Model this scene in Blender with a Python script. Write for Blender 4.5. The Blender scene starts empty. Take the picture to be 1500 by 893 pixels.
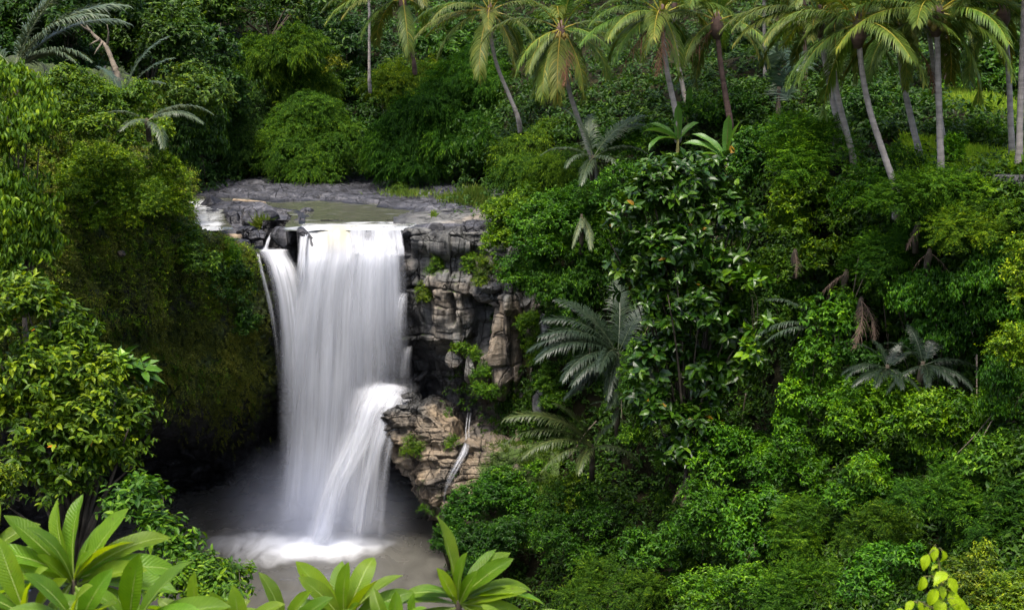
import bpy, math, random
import numpy as np
from mathutils import Vector

# ------------------------------------------------------------------ camera, light, exposure
SC = bpy.context.scene
COL = SC.collection
R = math.radians
CAMZ, PITCH, FPX = 22.4, R(9.4), 50.0 / 36.0 * 1500.0
cd = bpy.data.cameras.new('camera')
cam = bpy.data.objects.new('camera', cd)
COL.objects.link(cam)
cam.location = (0, 0, CAMZ)
cam.rotation_euler = (R(90) - PITCH, 0, 0)
cd.lens = 50
cd.sensor_width = 36
cd.clip_start = 0.1
cd.clip_end = 4000
cd.dof.use_dof = True
cd.dof.focus_distance = 60
cd.dof.aperture_fstop = 8.0
SC.camera = cam

SUN_EL, SUN_AZ = R(69), R(-160)          # azimuth measured from +Y (the view direction) towards +X
W = bpy.data.worlds.new('World')
SC.world = W
W.use_nodes = True
wn = W.node_tree
sky = wn.nodes.new('ShaderNodeTexSky')
sky.sky_type = 'NISHITA'
sky.sun_disc = False
sky.sun_elevation = SUN_EL
sky.sun_rotation = SUN_AZ
sky.dust_density = 4.0
sky.air_density = 0.8
sky.ozone_density = 0.4
bg = wn.nodes['Background']
wn.links.new(sky.outputs[0], bg.inputs[0])
bg.inputs[1].default_value = 0.09
sl = bpy.data.lights.new('sun', 'SUN')
sl.energy = 1.3
sl.angle = R(18)
sl.color = (1.0, 0.95, 0.85)
sun = bpy.data.objects.new('sun', sl)
COL.objects.link(sun)
sv = Vector((math.sin(SUN_AZ) * math.cos(SUN_EL), math.cos(SUN_AZ) * math.cos(SUN_EL), math.sin(SUN_EL)))
sun.rotation_euler = sv.to_track_quat('Z', 'Y').to_euler()
sun.location = sv * 120
SC.view_settings.view_transform = 'Standard'
SC.view_settings.look = 'None'
SC.view_settings.gamma = 1
SC.view_settings.use_curve_mapping = False
SC.view_settings.exposure = 2.05
SC.cycles.max_bounces = 6
SC.cycles.diffuse_bounces = 3
SC.cycles.glossy_bounces = 2
SC.cycles.transmission_bounces = 3
SC.cycles.transparent_max_bounces = 24
SC.cycles.volume_bounces = 1
SC.cycles.use_adaptive_sampling = True
SC.cycles.adaptive_threshold = 0.02
SC.cycles.use_denoising = True
SC.cycles.caustics_reflective = False
SC.cycles.caustics_refractive = False

# ------------------------------------------------------------------ numeric helpers
RNG = np.random.default_rng(7)
CP, SP = math.cos(PITCH), math.sin(PITCH)


def at(px, py, Y):
    """The point at distance Y (metres along the ground) seen in direction px, py of the 1500 x 893 photograph."""
    px, py, Y = np.broadcast_arrays(np.asarray(px, float), np.asarray(py, float), np.asarray(Y, float))
    dx = (px - 750.0) / FPX
    dy = -(py - 446.5) / FPX
    vy = CP + dy * SP
    vz = -SP + dy * CP
    t = Y / vy
    return np.stack([dx * t, Y, CAMZ + vz * t], -1)


def at_z(px, py, z):
    dx = (px - 750.0) / FPX
    dy = -(py - 446.5) / FPX
    t = (z - CAMZ) / (-SP + dy * CP)
    return np.array([dx * t, (CP + dy * SP) * t, z])


def px_of(P):
    """Inverse of at(): used to place material masks that were measured on the photograph."""
    P = np.asarray(P, float)
    f = P[..., 1] * CP - (P[..., 2] - CAMZ) * SP
    u = P[..., 1] * SP + (P[..., 2] - CAMZ) * CP
    return 750 + FPX * P[..., 0] / f, 446.5 - FPX * u / f


def unit(v):
    return v / np.maximum(np.linalg.norm(v, axis=-1, keepdims=True), 1e-9)


def _h(ix, iy, iz, s):
    n = (ix * 374761393 + iy * 668265263 + iz * 2147483647 + s * 1274126177) & 0xFFFFFFFF
    n = ((n ^ (n >> 13)) * 1274126177) & 0xFFFFFFFF
    n = ((n ^ (n >> 16)) * 2246822519) & 0xFFFFFFFF
    return ((n ^ (n >> 15)) & 0xFFFFFF) / float(0xFFFFFF)


def vnoise(P, s=0):
    """Value noise in -1..1 at points P (N,3)."""
    P = np.asarray(P, float)
    I = np.floor(P).astype(np.int64)
    f = P - I
    f = f * f * f * (f * (f * 6 - 15) + 10)
    o = 0
    for dx in (0, 1):
        for dy in (0, 1):
            for dz in (0, 1):
                w = (f[..., 0] if dx else 1 - f[..., 0]) * (f[..., 1] if dy else 1 - f[..., 1]) * (f[..., 2] if dz else 1 - f[..., 2])
                o = o + w * _h(I[..., 0] + dx, I[..., 1] + dy, I[..., 2] + dz, s)
    return o * 2 - 1


def fbm(P, octv=4, s=0, gain=0.5):
    o, a, t = 0, 1.0, 0
    P = np.asarray(P, float)
    for k in range(octv):
        o = o + a * vnoise(P * (2.03 ** k) + 17.3 * k, s + k)
        t += a
        a *= gain
    return o / t


def cells(x, y, s=0):
    """2-D Worley noise: nearest and second nearest distance and the random value of the cell."""
    ix, iy = np.floor(x).astype(np.int64), np.floor(y).astype(np.int64)
    f1 = np.full(x.shape, 9.0)
    f2 = np.full(x.shape, 9.0)
    rid = np.zeros(x.shape)
    for dx in (-1, 0, 1):
        for dy in (-1, 0, 1):
            cx, cy = ix + dx, iy + dy
            qx = cx + _h(cx, cy, cx * 0, s)
            qy = cy + _h(cx, cy, cx * 0 + 1, s)
            d = np.hypot(qx - x, qy - y)
            r = _h(cx, cy, cx * 0 + 2, s)
            near = d < f1
            f2 = np.where(near, f1, np.minimum(f2, d))
            rid = np.where(near, r, rid)
            f1 = np.where(near, d, f1)
    return f1, f2, rid


def smooth(a, b, x):
    t = np.clip((x - a) / (b - a), 0, 1)
    return t * t * (3 - 2 * t)


def tps(pts, lam=0.02):
    """Thin-plate spline through scattered (px, py, Y)."""
    p = np.array(pts, float)
    c = p[:, :2] / 300.0
    n = len(c)
    r = np.linalg.norm(c[:, None] - c[None], axis=-1)
    K = np.where(r > 0, r * r * np.log(np.maximum(r, 1e-9)), 0) + lam * np.eye(n)
    A = np.zeros((n + 3, n + 3))
    A[:n, :n] = K
    A[:n, n] = 1
    A[:n, n + 1:] = c
    A[n, :n] = 1
    A[n + 1:, :n] = c.T
    b = np.zeros(n + 3)
    b[:n] = p[:, 2]
    w = np.linalg.solve(A, b)

    def f(px, py):
        x = np.stack([np.asarray(px, float), np.asarray(py, float)], -1) / 300.0
        sh = x.shape[:-1]
        x = x.reshape(-1, 2)
        r = np.linalg.norm(x[:, None] - c[None], axis=-1)
        U = np.where(r > 0, r * r * np.log(np.maximum(r, 1e-9)), 0)
        return (U @ w[:n] + w[n] + x @ w[n + 1:]).reshape(sh)
    return f


def catmull(pts, n):
    """Smooth curve through pts (K,d), n samples."""
    p = np.asarray(pts, float)
    k = len(p)
    if k == 2:
        t = np.linspace(0, 1, n)[:, None]
        return p[0] * (1 - t) + p[1] * t
    e = np.concatenate([(2 * p[0] - p[1])[None], p, (2 * p[-1] - p[-2])[None]])
    u = np.linspace(0, k - 1 - 1e-6, n)
    i = np.floor(u).astype(int)
    t = (u - i).reshape((-1,) + (1,) * (p.ndim - 1))
    a, b, c, d = e[i], e[i + 1], e[i + 2], e[i + 3]
    return 0.5 * (2 * b + (c - a) * t + (2 * a - 5 * b + 4 * c - d) * t * t + (3 * b - a - 3 * c + d) * t ** 3)


# ------------------------------------------------------------------ mesh helpers
def mesh(name, V, faces, mats, smooth_shade=True, attrs=None, uv=None, mat_index=None):
    """faces: a list of integer arrays (n, k)."""
    me = bpy.data.meshes.new(name)
    V = np.ascontiguousarray(V, np.float32).reshape(-1, 3)
    me.vertices.add(len(V))
    me.vertices.foreach_set('co', V.ravel())
    faces = [np.asarray(f, np.int32) for f in faces if len(f)]
    li = np.concatenate([f.ravel() for f in faces])
    sizes = np.concatenate([np.full(len(f), f.shape[1], np.int32) for f in faces])
    st = np.concatenate([[0], np.cumsum(sizes)[:-1]]).astype(np.int32)
    me.loops.add(len(li))
    me.loops.foreach_set('vertex_index', li)
    me.polygons.add(len(sizes))
    me.polygons.foreach_set('loop_start', st)
    me.polygons.foreach_set('use_smooth', np.full(len(sizes), smooth_shade, bool))
    for m in mats if isinstance(mats, (list, tuple)) else [mats]:
        me.materials.append(m)
    if mat_index is not None:
        me.polygons.foreach_set('material_index', np.asarray(mat_index, np.int32))
    me.update(calc_edges=True)
    for k, a in (attrs or {}).items():
        at_ = me.attributes.new(k, 'FLOAT', 'POINT')
        at_.data.foreach_set('value', np.ascontiguousarray(a, np.float32).ravel())
    if uv is not None:
        u = me.uv_layers.new(name='uv')
        u.data.foreach_set('uv', np.ascontiguousarray(np.asarray(uv, np.float32)[li]).ravel())
    return me


def link(name, me, parent=None, color=None):
    o = bpy.data.objects.new(name, me)
    COL.objects.link(o)
    if parent is not None:
        o.parent = parent
    if color is not None:
        o.color = (color[0], color[1], color[2], 1)
    return o


def tag(o, label=None, cat=None, group=None, kind=None):
    for k, v in (('label', label), ('category', cat), ('group', group), ('kind', kind)):
        if v:
            o[k] = v
    return o


def thing(name, label, cat, loc, group=None):
    o = bpy.data.objects.new(name, None)
    o.empty_display_size = 0.3
    COL.objects.link(o)
    o.location = [float(v) for v in loc]
    return tag(o, label, cat, group)


def grid_faces(ny, nx, flip=False):
    i = np.arange(ny * nx).reshape(ny, nx)
    f = np.stack([i[:-1, :-1], i[1:, :-1], i[1:, 1:], i[:-1, 1:]], -1).reshape(-1, 4)
    return f[:, ::-1] if flip else f


def tube(path, rad, sides=8, bump=0.0, seed=0):
    """Tapered tube along path (n,3)."""
    p = np.asarray(path, float)
    n = len(p)
    r = np.broadcast_to(np.asarray(rad, float), (n,))
    T = unit(np.gradient(p, axis=0))
    ref = np.where(np.abs(T[:, 2:3]) > 0.9, np.array([[0.0, 1.0, 0.02]]), np.array([[0.0, 0.0, 1.0]]))
    S = unit(np.cross(T, ref))
    B = np.cross(S, T)
    a = np.linspace(0, 2 * np.pi, sides, endpoint=False)
    ring = S[:, None] * np.cos(a)[None, :, None] + B[:, None] * np.sin(a)[None, :, None]
    rr = r[:, None] * np.ones(sides)[None]
    if bump:
        rr = rr * (1 + bump * vnoise(np.stack([np.arange(n)[:, None] * 0.7 + 0 * a, np.cos(a)[None] * 1.5 + 0 * r[:, None], np.sin(a)[None] * 1.5 + 0 * r[:, None]], -1), seed))
    V = p[:, None] + ring * rr[..., None]
    i = np.arange(n * sides).reshape(n, sides)
    j = np.roll(i, -1, axis=1)
    f = np.stack([i[:-1], j[:-1], j[1:], i[1:]], -1).reshape(-1, 4)
    cap = np.array([list(i[-1])])
    cap0 = np.array([list(i[0][::-1])])
    return V.reshape(-1, 3), [f, cap, cap0]


def merge(parts):
    """Join (V, [faces]) pairs into one."""
    V, F, o = [], [], 0
    for v, fs in parts:
        V.append(v)
        F += [np.asarray(f) + o for f in fs]
        o += len(v)
    return np.vstack(V), F


# ------------------------------------------------------------------ node helpers
class NT:
    def __init__(self, name):
        self.m = bpy.data.materials.new(name)
        self.m.use_nodes = True
        self.t = self.m.node_tree
        self.t.nodes.clear()
        self.out = self.n('OutputMaterial')

    def n(self, kind, **kw):
        nd = self.t.nodes.new('ShaderNode' + kind)
        for k, v in kw.items():
            setattr(nd, k, v)
        return nd

    def put(self, sock, v):
        if isinstance(v, bpy.types.NodeSocket):
            self.t.links.new(v, sock)
        elif v is not None:
            if isinstance(v, (tuple, list)) and len(v) == 3 and sock.type == 'RGBA':
                v = (*v, 1)
            sock.default_value = v

    def attr(self, name):
        return self.n('Attribute', attribute_name=name).outputs['Fac']

    def coords(self, which='Object'):
        return self.n('TexCoord').outputs[which]

    def mapped(self, vec, scale=(1, 1, 1), loc=(0, 0, 0)):
        m = self.n('Mapping')
        self.put(m.inputs['Vector'], vec)
        m.inputs['Scale'].default_value = scale
        m.inputs['Location'].default_value = loc
        return m.outputs[0]

    def noise(self, vec, scale=1.0, detail=4.0, rough=0.55, dist=0.0):
        n = self.n('TexNoise')
        self.put(n.inputs['Vector'], vec)
        n.inputs['Scale'].default_value = scale
        n.inputs['Detail'].default_value = detail
        n.inputs['Roughness'].default_value = rough
        n.inputs['Distortion'].default_value = dist
        return n.outputs['Fac']

    def ramp(self, fac, stops, interp='LINEAR'):
        r = self.n('ValToRGB')
        r.color_ramp.interpolation = interp
        e = r.color_ramp.elements
        while len(e) < len(stops):
            e.new(0.5)
        for el, (p, c) in zip(e, stops):
            el.position = p
            c = (c, c, c) if isinstance(c, (int, float)) else c
            el.color = (*c, 1)
        self.put(r.inputs[0], fac)
        return r.outputs[0]

    def math(self, op, a, b=None, clamp=False):
        m = self.n('Math', operation=op, use_clamp=clamp)
        self.put(m.inputs[0], a)
        if b is not None:
            self.put(m.inputs[1], b)
        return m.outputs[0]

    def mix(self, fac, a, b, mode='MIX'):
        m = self.n('Mix', data_type='RGBA', blend_type=mode)
        self.put(m.inputs[0], fac)
        self.put(m.inputs[6], a)
        self.put(m.inputs[7], b)
        return m.outputs[2]

    def bump(self, h, strength=0.5, dist=0.05):
        b = self.n('Bump')
        b.inputs['Strength'].default_value = strength
        b.inputs['Distance'].default_value = dist
        self.put(b.inputs['Height'], h)
        return b.outputs[0]

    def principled(self, col, rough=0.6, normal=None, spec=0.5, **kw):
        p = self.n('BsdfPrincipled')
        self.put(p.inputs['Base Color'], col)
        self.put(p.inputs['Roughness'], rough)
        self.put(p.inputs['Specular IOR Level'], spec)
        if normal is not None:
            self.put(p.inputs['Normal'], normal)
        for k, v in kw.items():
            self.put(p.inputs[k], v)
        return p.outputs[0]

    def shader_mix(self, fac, a, b):
        m = self.n('MixShader')
        self.put(m.inputs[0], fac)
        self.put(m.inputs[1], a)
        self.put(m.inputs[2], b)
        return m.outputs[0]

    def done(self, surf=None, vol=None):
        if surf is not None:
            self.t.links.new(surf, self.out.inputs['Surface'])
        if vol is not None:
            self.t.links.new(vol, self.out.inputs['Volume'])
        return self.m


def leaf_material(name, stops, rough=0.48, trans=0.3, spec=0.22, tcol=(1.5, 1.35, 0.6)):
    """Leaf: colour from the per-leaf 'tint' value, multiplied by the object's own colour; part of the light passes through."""
    k = NT(name)
    c = k.ramp(k.attr('tint'), stops)
    oc = k.n('ObjectInfo').outputs['Color']
    c = k.mix(1.0, c, oc, 'MULTIPLY')
    b = k.principled(c, rough, spec=spec)
    t = k.n('BsdfTranslucent')
    k.put(t.inputs[0], k.mix(1.0, c, tcol, 'MULTIPLY'))
    return k.done(k.shader_mix(trans, b, t.outputs[0]))


GREEN = [(0.0, (0.012, 0.034, 0.005)), (0.35, (0.033, 0.076, 0.005)), (0.65, (0.078, 0.136, 0.007)), (0.86, (0.155, 0.21, 0.009)), (0.965, (0.21, 0.27, 0.016)), (1.0, (0.45, 0.17, 0.01))]
M_LEAF = leaf_material('leaf_green', GREEN)
M_GLOSS = leaf_material('leaf_glossy', GREEN, rough=0.34, trans=0.15, spec=0.35)
M_SOFT = leaf_material('leaf_soft', GREEN, rough=0.65, trans=0.38, spec=0.2)
M_OLIVE = leaf_material('leaf_ivy', [(0, (0.028, 0.042, 0.006)), (0.5, (0.092, 0.116, 0.012)), (0.85, (0.17, 0.19, 0.018)), (1, (0.21, 0.20, 0.025))], rough=0.6, trans=0.2, spec=0.25)
M_FROND = leaf_material('coconut_leaflet', [(0, (0.038, 0.074, 0.012)), (0.5, (0.080, 0.124, 0.020)), (0.8, (0.145, 0.178, 0.028)), (1, (0.33, 0.26, 0.045))], rough=0.5, trans=0.3, spec=0.25)
M_GREYF = leaf_material('grey_leaflet', [(0, (0.026, 0.044, 0.028)), (0.5, (0.058, 0.080, 0.050)), (1, (0.14, 0.15, 0.09))], rough=0.42, trans=0.15, spec=0.35)
M_DRY = leaf_material('dry_frond', [(0, (0.055, 0.038, 0.028)), (1, (0.16, 0.115, 0.085))], rough=0.8, trans=0.1, spec=0.1)
M_GRASS = leaf_material('grass_blade', [(0, (0.05, 0.10, 0.012)), (0.6, (0.11, 0.18, 0.02)), (1, (0.22, 0.25, 0.05))], rough=0.6, trans=0.35, spec=0.2)
M_YELLOW = leaf_material('young_leaf', [(0, (0.25, 0.40, 0.008)), (1, (0.42, 0.54, 0.010))], rough=0.45, trans=0.5, spec=0.3, tcol=(1.3, 1.25, 0.5))


def bark(name, a, b, ring=0.0):
    k = NT(name)
    co = k.coords()
    n = k.noise(co, 3.0, 5)
    if ring:
        n2 = k.noise(k.mapped(co, (1, 1, ring)), 1.0, 3, 0.6, 0.6)
        n = k.mix(0.55, n, n2)
    c = k.ramp(n, [(0.3, a), (0.7, b)])
    return k.done(k.principled(c, 0.85, k.bump(n, 0.7, 0.03), spec=0.15))


M_TRUNK = bark('palm_trunk', (0.12, 0.105, 0.092), (0.40, 0.36, 0.32), 7.0)
M_TRUNK_DARK = bark('dark_palm_trunk', (0.05, 0.032, 0.026), (0.17, 0.11, 0.09), 7.0)
M_BARK = bark('tree_bark', (0.03, 0.024, 0.018), (0.11, 0.09, 0.065))
M_PALEWOOD = bark('pale_wood', (0.13, 0.10, 0.07), (0.30, 0.235, 0.165))
M_DEADWOOD = bark('dead_wood', (0.085, 0.07, 0.052), (0.20, 0.165, 0.125))
M_STEM = bark('green_stem', (0.09, 0.10, 0.03), (0.22, 0.20, 0.07))

# ------------------------------------------------------------------ rock, earth and water materials
def rock_material(name, grey, tan, mossc=(0.035, 0.062, 0.008)):
    k = NT(name)
    co = k.coords()
    big = k.noise(co, 0.45, 5, 0.6, 0.4)
    fine = k.noise(co, 3.2, 8, 0.68)
    streak = k.noise(k.mapped(co, (1.9, 1.9, 0.16)), 1.0, 5, 0.6, 0.3)
    strata = k.noise(k.mapped(co, (0.22, 0.22, 3.4)), 1.0, 4, 0.6, 0.5)
    f = k.math('ADD', k.math('MULTIPLY', big, 0.45), k.math('ADD', k.math('MULTIPLY', fine, 0.35), k.math('MULTIPLY', strata, 0.2)))
    g = k.ramp(f, [(0.36, grey[0]), (0.5, grey[1]), (0.64, grey[2])])
    t = k.ramp(f, [(0.36, tan[0]), (0.5, tan[1]), (0.64, tan[2])])
    tanf = k.ramp(k.math('ADD', k.attr('tan'), k.math('MULTIPLY', k.math('SUBTRACT', big, 0.5), 1.6)), [(0.25, 0), (0.95, 1)])
    c = k.mix(tanf, g, t)
    c = k.mix(1.0, c, k.ramp(streak, [(0.36, (0.20, 0.20, 0.21)), (0.49, (0.85, 0.85, 0.85)), (0.66, (1.2, 1.18, 1.15))]), 'MULTIPLY')
    wv = k.n('VectorMath', operation='ADD')
    k.put(wv.inputs[0], k.mapped(co, (0.80, 0.80, 0.30)))
    nz = k.n('TexNoise')
    k.put(nz.inputs['Vector'], co)
    nz.inputs['Scale'].default_value = 0.9
    nz.inputs['Detail'].default_value = 5
    sc_ = k.n('VectorMath', operation='SCALE')
    k.put(sc_.inputs[0], nz.outputs['Color'])
    sc_.inputs['Scale'].default_value = 0.35
    k.put(wv.inputs[1], sc_.outputs[0])
    vo = k.n('TexVoronoi', feature='DISTANCE_TO_EDGE')
    k.put(vo.inputs['Vector'], wv.outputs[0])
    vo.inputs['Scale'].default_value = 1.0
    crack = k.ramp(vo.outputs['Distance'], [(0.0, 0.0), (0.022, 1.0)])
    c = k.mix(1.0, c, k.mix(crack, (0.42, 0.41, 0.40), (1, 1, 1)), 'MULTIPLY')
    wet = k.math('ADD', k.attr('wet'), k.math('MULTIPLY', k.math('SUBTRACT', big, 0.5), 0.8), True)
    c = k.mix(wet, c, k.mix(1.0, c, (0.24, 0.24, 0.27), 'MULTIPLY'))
    mo = k.ramp(k.math('ADD', k.attr('moss'), k.math('MULTIPLY', k.math('SUBTRACT', k.noise(co, 1.3, 7, 0.7), 0.5), 1.7)), [(0.42, 0), (0.62, 1)])
    mc = k.ramp(k.noise(co, 6.0, 4), [(0.3, tuple(x * 0.5 for x in mossc)), (0.7, tuple(x * 1.8 for x in mossc))])
    c = k.mix(mo, c, mc)
    rough = k.math('SUBTRACT', 0.82, k.math('MULTIPLY', wet, 0.42))
    h = k.math('ADD', k.math('ADD', k.math('MULTIPLY', fine, 0.6), k.math('MULTIPLY', strata, 0.4)), k.math('MULTIPLY', crack, 0.35))
    return k.done(k.principled(c, rough, k.bump(h, 1.0, 0.20), spec=0.35))


GREYS = ((0.035, 0.034, 0.035), (0.120, 0.121, 0.116), (0.27, 0.268, 0.258))
TANS = ((0.075, 0.056, 0.038), (0.195, 0.145, 0.092), (0.34, 0.265, 0.18))
M_ROCK = rock_material('cliff_rock', GREYS, TANS)
M_BASALT = rock_material('river_basalt', ((0.014, 0.015, 0.020), (0.062, 0.064, 0.078), (0.20, 0.20, 0.215)), TANS)
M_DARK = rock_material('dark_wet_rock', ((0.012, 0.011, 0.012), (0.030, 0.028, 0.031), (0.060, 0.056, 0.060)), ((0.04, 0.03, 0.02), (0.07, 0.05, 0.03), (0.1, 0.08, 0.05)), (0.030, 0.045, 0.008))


def soil(name, a, b):
    k = NT(name)
    co = k.coords()
    n = k.noise(co, 0.8, 8, 0.65)
    return k.done(k.principled(k.ramp(n, [(0.35, a), (0.68, b)]), 0.95, k.bump(n, 0.8, 0.2), spec=0.05))


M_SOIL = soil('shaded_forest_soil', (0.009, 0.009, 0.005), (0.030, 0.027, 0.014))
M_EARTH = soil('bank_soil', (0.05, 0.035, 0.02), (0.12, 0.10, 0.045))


def flow_material(name, tint=(0.74, 0.765, 0.825), k_u=26.0, contrast=0.5, warm=False):
    """Falling water: a bright scattering veil whose thickness varies in streaks along the flow."""
    k = NT(name)
    uv = k.n('UVMap', uv_map='uv').outputs[0]
    s1 = k.noise(k.mapped(uv, (k_u, 0.55, 1)), 1.0, 3, 0.55, 0.15)
    s2 = k.noise(k.mapped(uv, (k_u * 3.4, 1.0, 1), (3.1, 0.4, 0)), 1.0, 3, 0.6, 0.1)
    s3 = k.noise(k.mapped(uv, (k_u * 0.3, 0.8, 1), (7.7, 1.9, 0)), 1.0, 2, 0.5)
    s = k.math('ADD', k.math('MULTIPLY', s1, 0.45), k.math('ADD', k.math('MULTIPLY', s2, 0.25), k.math('MULTIPLY', s3, 0.30)))
    st = k.ramp(s, [(0.36, 0.0), (0.60, 1.0)])
    d = k.attr('dens')
    # thick water (dens near 1) hides its streaks, thin water breaks into strands
    gap = k.math('MULTIPLY', k.math('SUBTRACT', 1.0, st), k.math('MULTIPLY', k.math('SUBTRACT', 1.12, d), contrast * 3.0, True), True)
    a = k.math('MULTIPLY', d, k.math('SUBTRACT', 1.0, gap, True), True)
    c = k.mix(k.attr('silt'), tint, (0.66, 0.60, 0.36))
    df = k.n('BsdfDiffuse')
    k.put(df.inputs[0], c)
    tr = k.n('BsdfTranslucent')
    k.put(tr.inputs[0], c)
    body = k.shader_mix(0.38, df.outputs[0], tr.outputs[0])
    gl = k.n('BsdfGlossy')
    k.put(gl.inputs[0], (0.9, 0.92, 1.0))
    gl.inputs['Roughness'].default_value = 0.45
    body = k.shader_mix(0.06, body, gl.outputs[0])
    tp = k.n('BsdfTransparent')
    return k.done(k.shader_mix(a, tp.outputs[0], body))


M_FALL = flow_material('falling_water', k_u=11.0, contrast=0.42)
M_STRAND = flow_material('thin_falling_water', k_u=9.0, contrast=0.9)


def still_water(name, murk, foamc=(0.78, 0.80, 0.84), sx=(0.5, 0.5, 0.5), rough=0.16):
    k = NT(name)
    co = k.coords()
    n = k.noise(k.mapped(co, sx), 1.6, 4, 0.55, 0.6)
    n2 = k.noise(k.mapped(co, (0.9, 0.35, 1)), 0.8, 6, 0.6, 1.4)
    fo = k.math('ADD', k.attr('foam'), k.math('MULTIPLY', k.math('SUBTRACT', n2, 0.5), 0.85), True)
    fo = k.math('MULTIPLY', fo, k.math('MULTIPLY', k.attr('foam'), 4.0, True), True)
    c = k.mix(k.ramp(fo, [(0.08, 0), (1.0, 1)]), k.ramp(n2, [(0.3, tuple(x * 0.8 for x in murk)), (0.7, tuple(x * 1.2 for x in murk))]), foamc)
    r = k.math('ADD', rough, k.math('MULTIPLY', fo, 0.5), True)
    return k.done(k.principled(c, r, k.bump(n, 0.25, 0.06), spec=0.5))


M_POOL = still_water('pool_water', (0.088, 0.085, 0.074), rough=0.26)
M_RIVER = still_water('river_water', (0.082, 0.084, 0.062), sx=(0.3, 1.6, 1), rough=0.10)


# ------------------------------------------------------------------ the ground and the slopes
def flat_ground():
    n = 41
    s = np.sign(np.linspace(-1, 1, n)) * np.abs(np.linspace(-1, 1, n)) ** 3 * 2500
    X, Y = np.meshgrid(s, s)
    V = np.stack([X, Y, np.full_like(X, -1.6)], -1)
    tag(link('ground', mesh('ground', V, [grid_faces(n, n, True)], M_SOIL)), kind='structure')


flat_ground()


class Slope:
    """A steep slope stored as a grid of points over the view, for planting."""

    def __init__(self, name, px, py, depth, bump=(0.7, 3.5, 0.25, 1.0), seed=1, mat=None, kind='structure', attrs=None, extra=None, keep=None):
        self.px, self.py = np.asarray(px, float), np.asarray(py, float)
        X, Y = np.meshgrid(self.px, self.py)
        D = depth(X, Y)
        if extra is not None:
            D = D + extra(X, Y)
        P = at(X, Y, D)
        N = self.normals(P)
        a1, l1, a2, l2 = bump
        d = a1 * fbm(P / l1, 3, seed) + a2 * fbm(P / l2, 3, seed + 9)
        P = P + N * d[..., None]
        self.P, self.N = P, self.normals(P)
        A = attrs(X, Y, P, self.N) if attrs else None
        gf = grid_faces(len(self.py), len(self.px))
        if keep is not None:
            gf = gf[keep(X, Y).ravel()[gf].all(1)]
        self.o = tag(link(name, mesh(name, P, [gf], mat, True, A)), kind=kind)

    @staticmethod
    def normals(P):
        du = np.gradient(P, axis=1)
        dv = np.gradient(P, axis=0)
        n = unit(np.cross(dv, du))
        s = np.sign((n * (np.array([0, 0, CAMZ]) - P)).sum(-1, keepdims=True))
        return n * np.where(s == 0, 1, s)

    def sample(self, px, py):
        u = np.clip(np.interp(px, self.px, np.arange(len(self.px))), 0, len(self.px) - 1.001)
        v = np.clip(np.interp(py, self.py, np.arange(len(self.py))), 0, len(self.py) - 1.001)
        i, j = u.astype(int), v.astype(int)
        a, b = (u - i)[:, None], (v - j)[:, None]

        def g(A):
            return (A[j, i] * (1 - a) + A[j, i + 1] * a) * (1 - b) + (A[j + 1, i] * (1 - a) + A[j + 1, i + 1] * a) * b
        return g(self.P), unit(g(self.N))


# the wooded slope beyond the river
far_pts = []
for px_, rows in {
    -300: [(-150, 78), (0, 62), (100, 56), (200, 53), (300, 52)],
    -50: [(-150, 96), (0, 78), (100, 66), (200, 60), (300, 58)],
    150: [(-150, 118), (0, 98), (100, 84), (200, 76), (300, 72)],
    290: [(-150, 138), (0, 114), (100, 101), (200, 92), (275, 88)],
    400: [(-150, 145), (0, 120), (100, 106), (200, 98), (272, 93)],
    550: [(-150, 145), (0, 120), (100, 106), (200, 98), (272, 93)],
    700: [(-150, 145), (0, 120), (100, 105), (200, 97), (285, 88)],
    900: [(-150, 145), (0, 118), (100, 103), (200, 95), (300, 86)],
}.items():
    far_pts += [(px_, a, b) for a, b in rows]
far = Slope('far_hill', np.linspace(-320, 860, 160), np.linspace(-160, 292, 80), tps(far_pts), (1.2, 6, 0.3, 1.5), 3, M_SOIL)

# the slope on the side of the palms
near_pts = []
for px_, rows in {
    735: [(-150, 118), (0, 104), (100, 92), (200, 78), (300, 69.5), (420, 66.5), (560, 66), (640, 64.5), (690, 61.5), (760, 60.8), (893, 57), (1060, 51)],
    660: [(660, 63.5), (720, 62.2), (760, 62.3), (800, 61.3), (893, 58), (1060, 52)],
    830: [(100, 82), (200, 71), (300, 66), (420, 63), (560, 62.5), (640, 62), (690, 60), (760, 58), (893, 53.5), (1060, 48)],
    900: [(-150, 112), (0, 95), (150, 72), (250, 64), (450, 59.5), (600, 59), (700, 57.5), (760, 55), (893, 50), (1060, 45)],
    1050: [(-150, 105), (0, 88), (150, 66), (250, 58), (450, 55), (600, 55), (750, 49), (893, 45), (1060, 40)],
    1200: [(-150, 96), (0, 80), (130, 65), (230, 53), (400, 51), (600, 48.5), (750, 44), (893, 41), (1060, 36)],
    1380: [(-150, 90), (0, 76), (140, 61), (180, 54), (235, 46), (300, 45), (450, 46), (600, 44), (750, 40.5), (893, 37), (1060, 32)],
    1500: [(-150, 84), (0, 70), (140, 57.5), (185, 51), (240, 45), (280, 43), (450, 42), (600, 40), (750, 36.5), (893, 33), (1060, 29)],
    1750: [(-150, 76), (0, 63), (140, 52), (240, 41), (280, 39.5), (450, 38), (600, 36), (750, 32.5), (893, 29), (1060, 25)],
}.items():
    near_pts += [(px_, a, b) for a, b in rows]


def hollow(X, Y):
    g = lambda cx, cy, rx, ry, a: a * np.exp(-((X - cx) / rx) ** 2 - ((Y - cy) / ry) ** 2)
    return g(1060, 520, 60, 80, 3.0) + g(1330, 525, 70, 40, 2.0) + g(960, 730, 60, 40, 2.0) + g(1300, 490, 25, 60, 1.5) + g(900, 520, 40, 60, 1.0) + 7 * smooth(672, 638, X) ** 2


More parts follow.
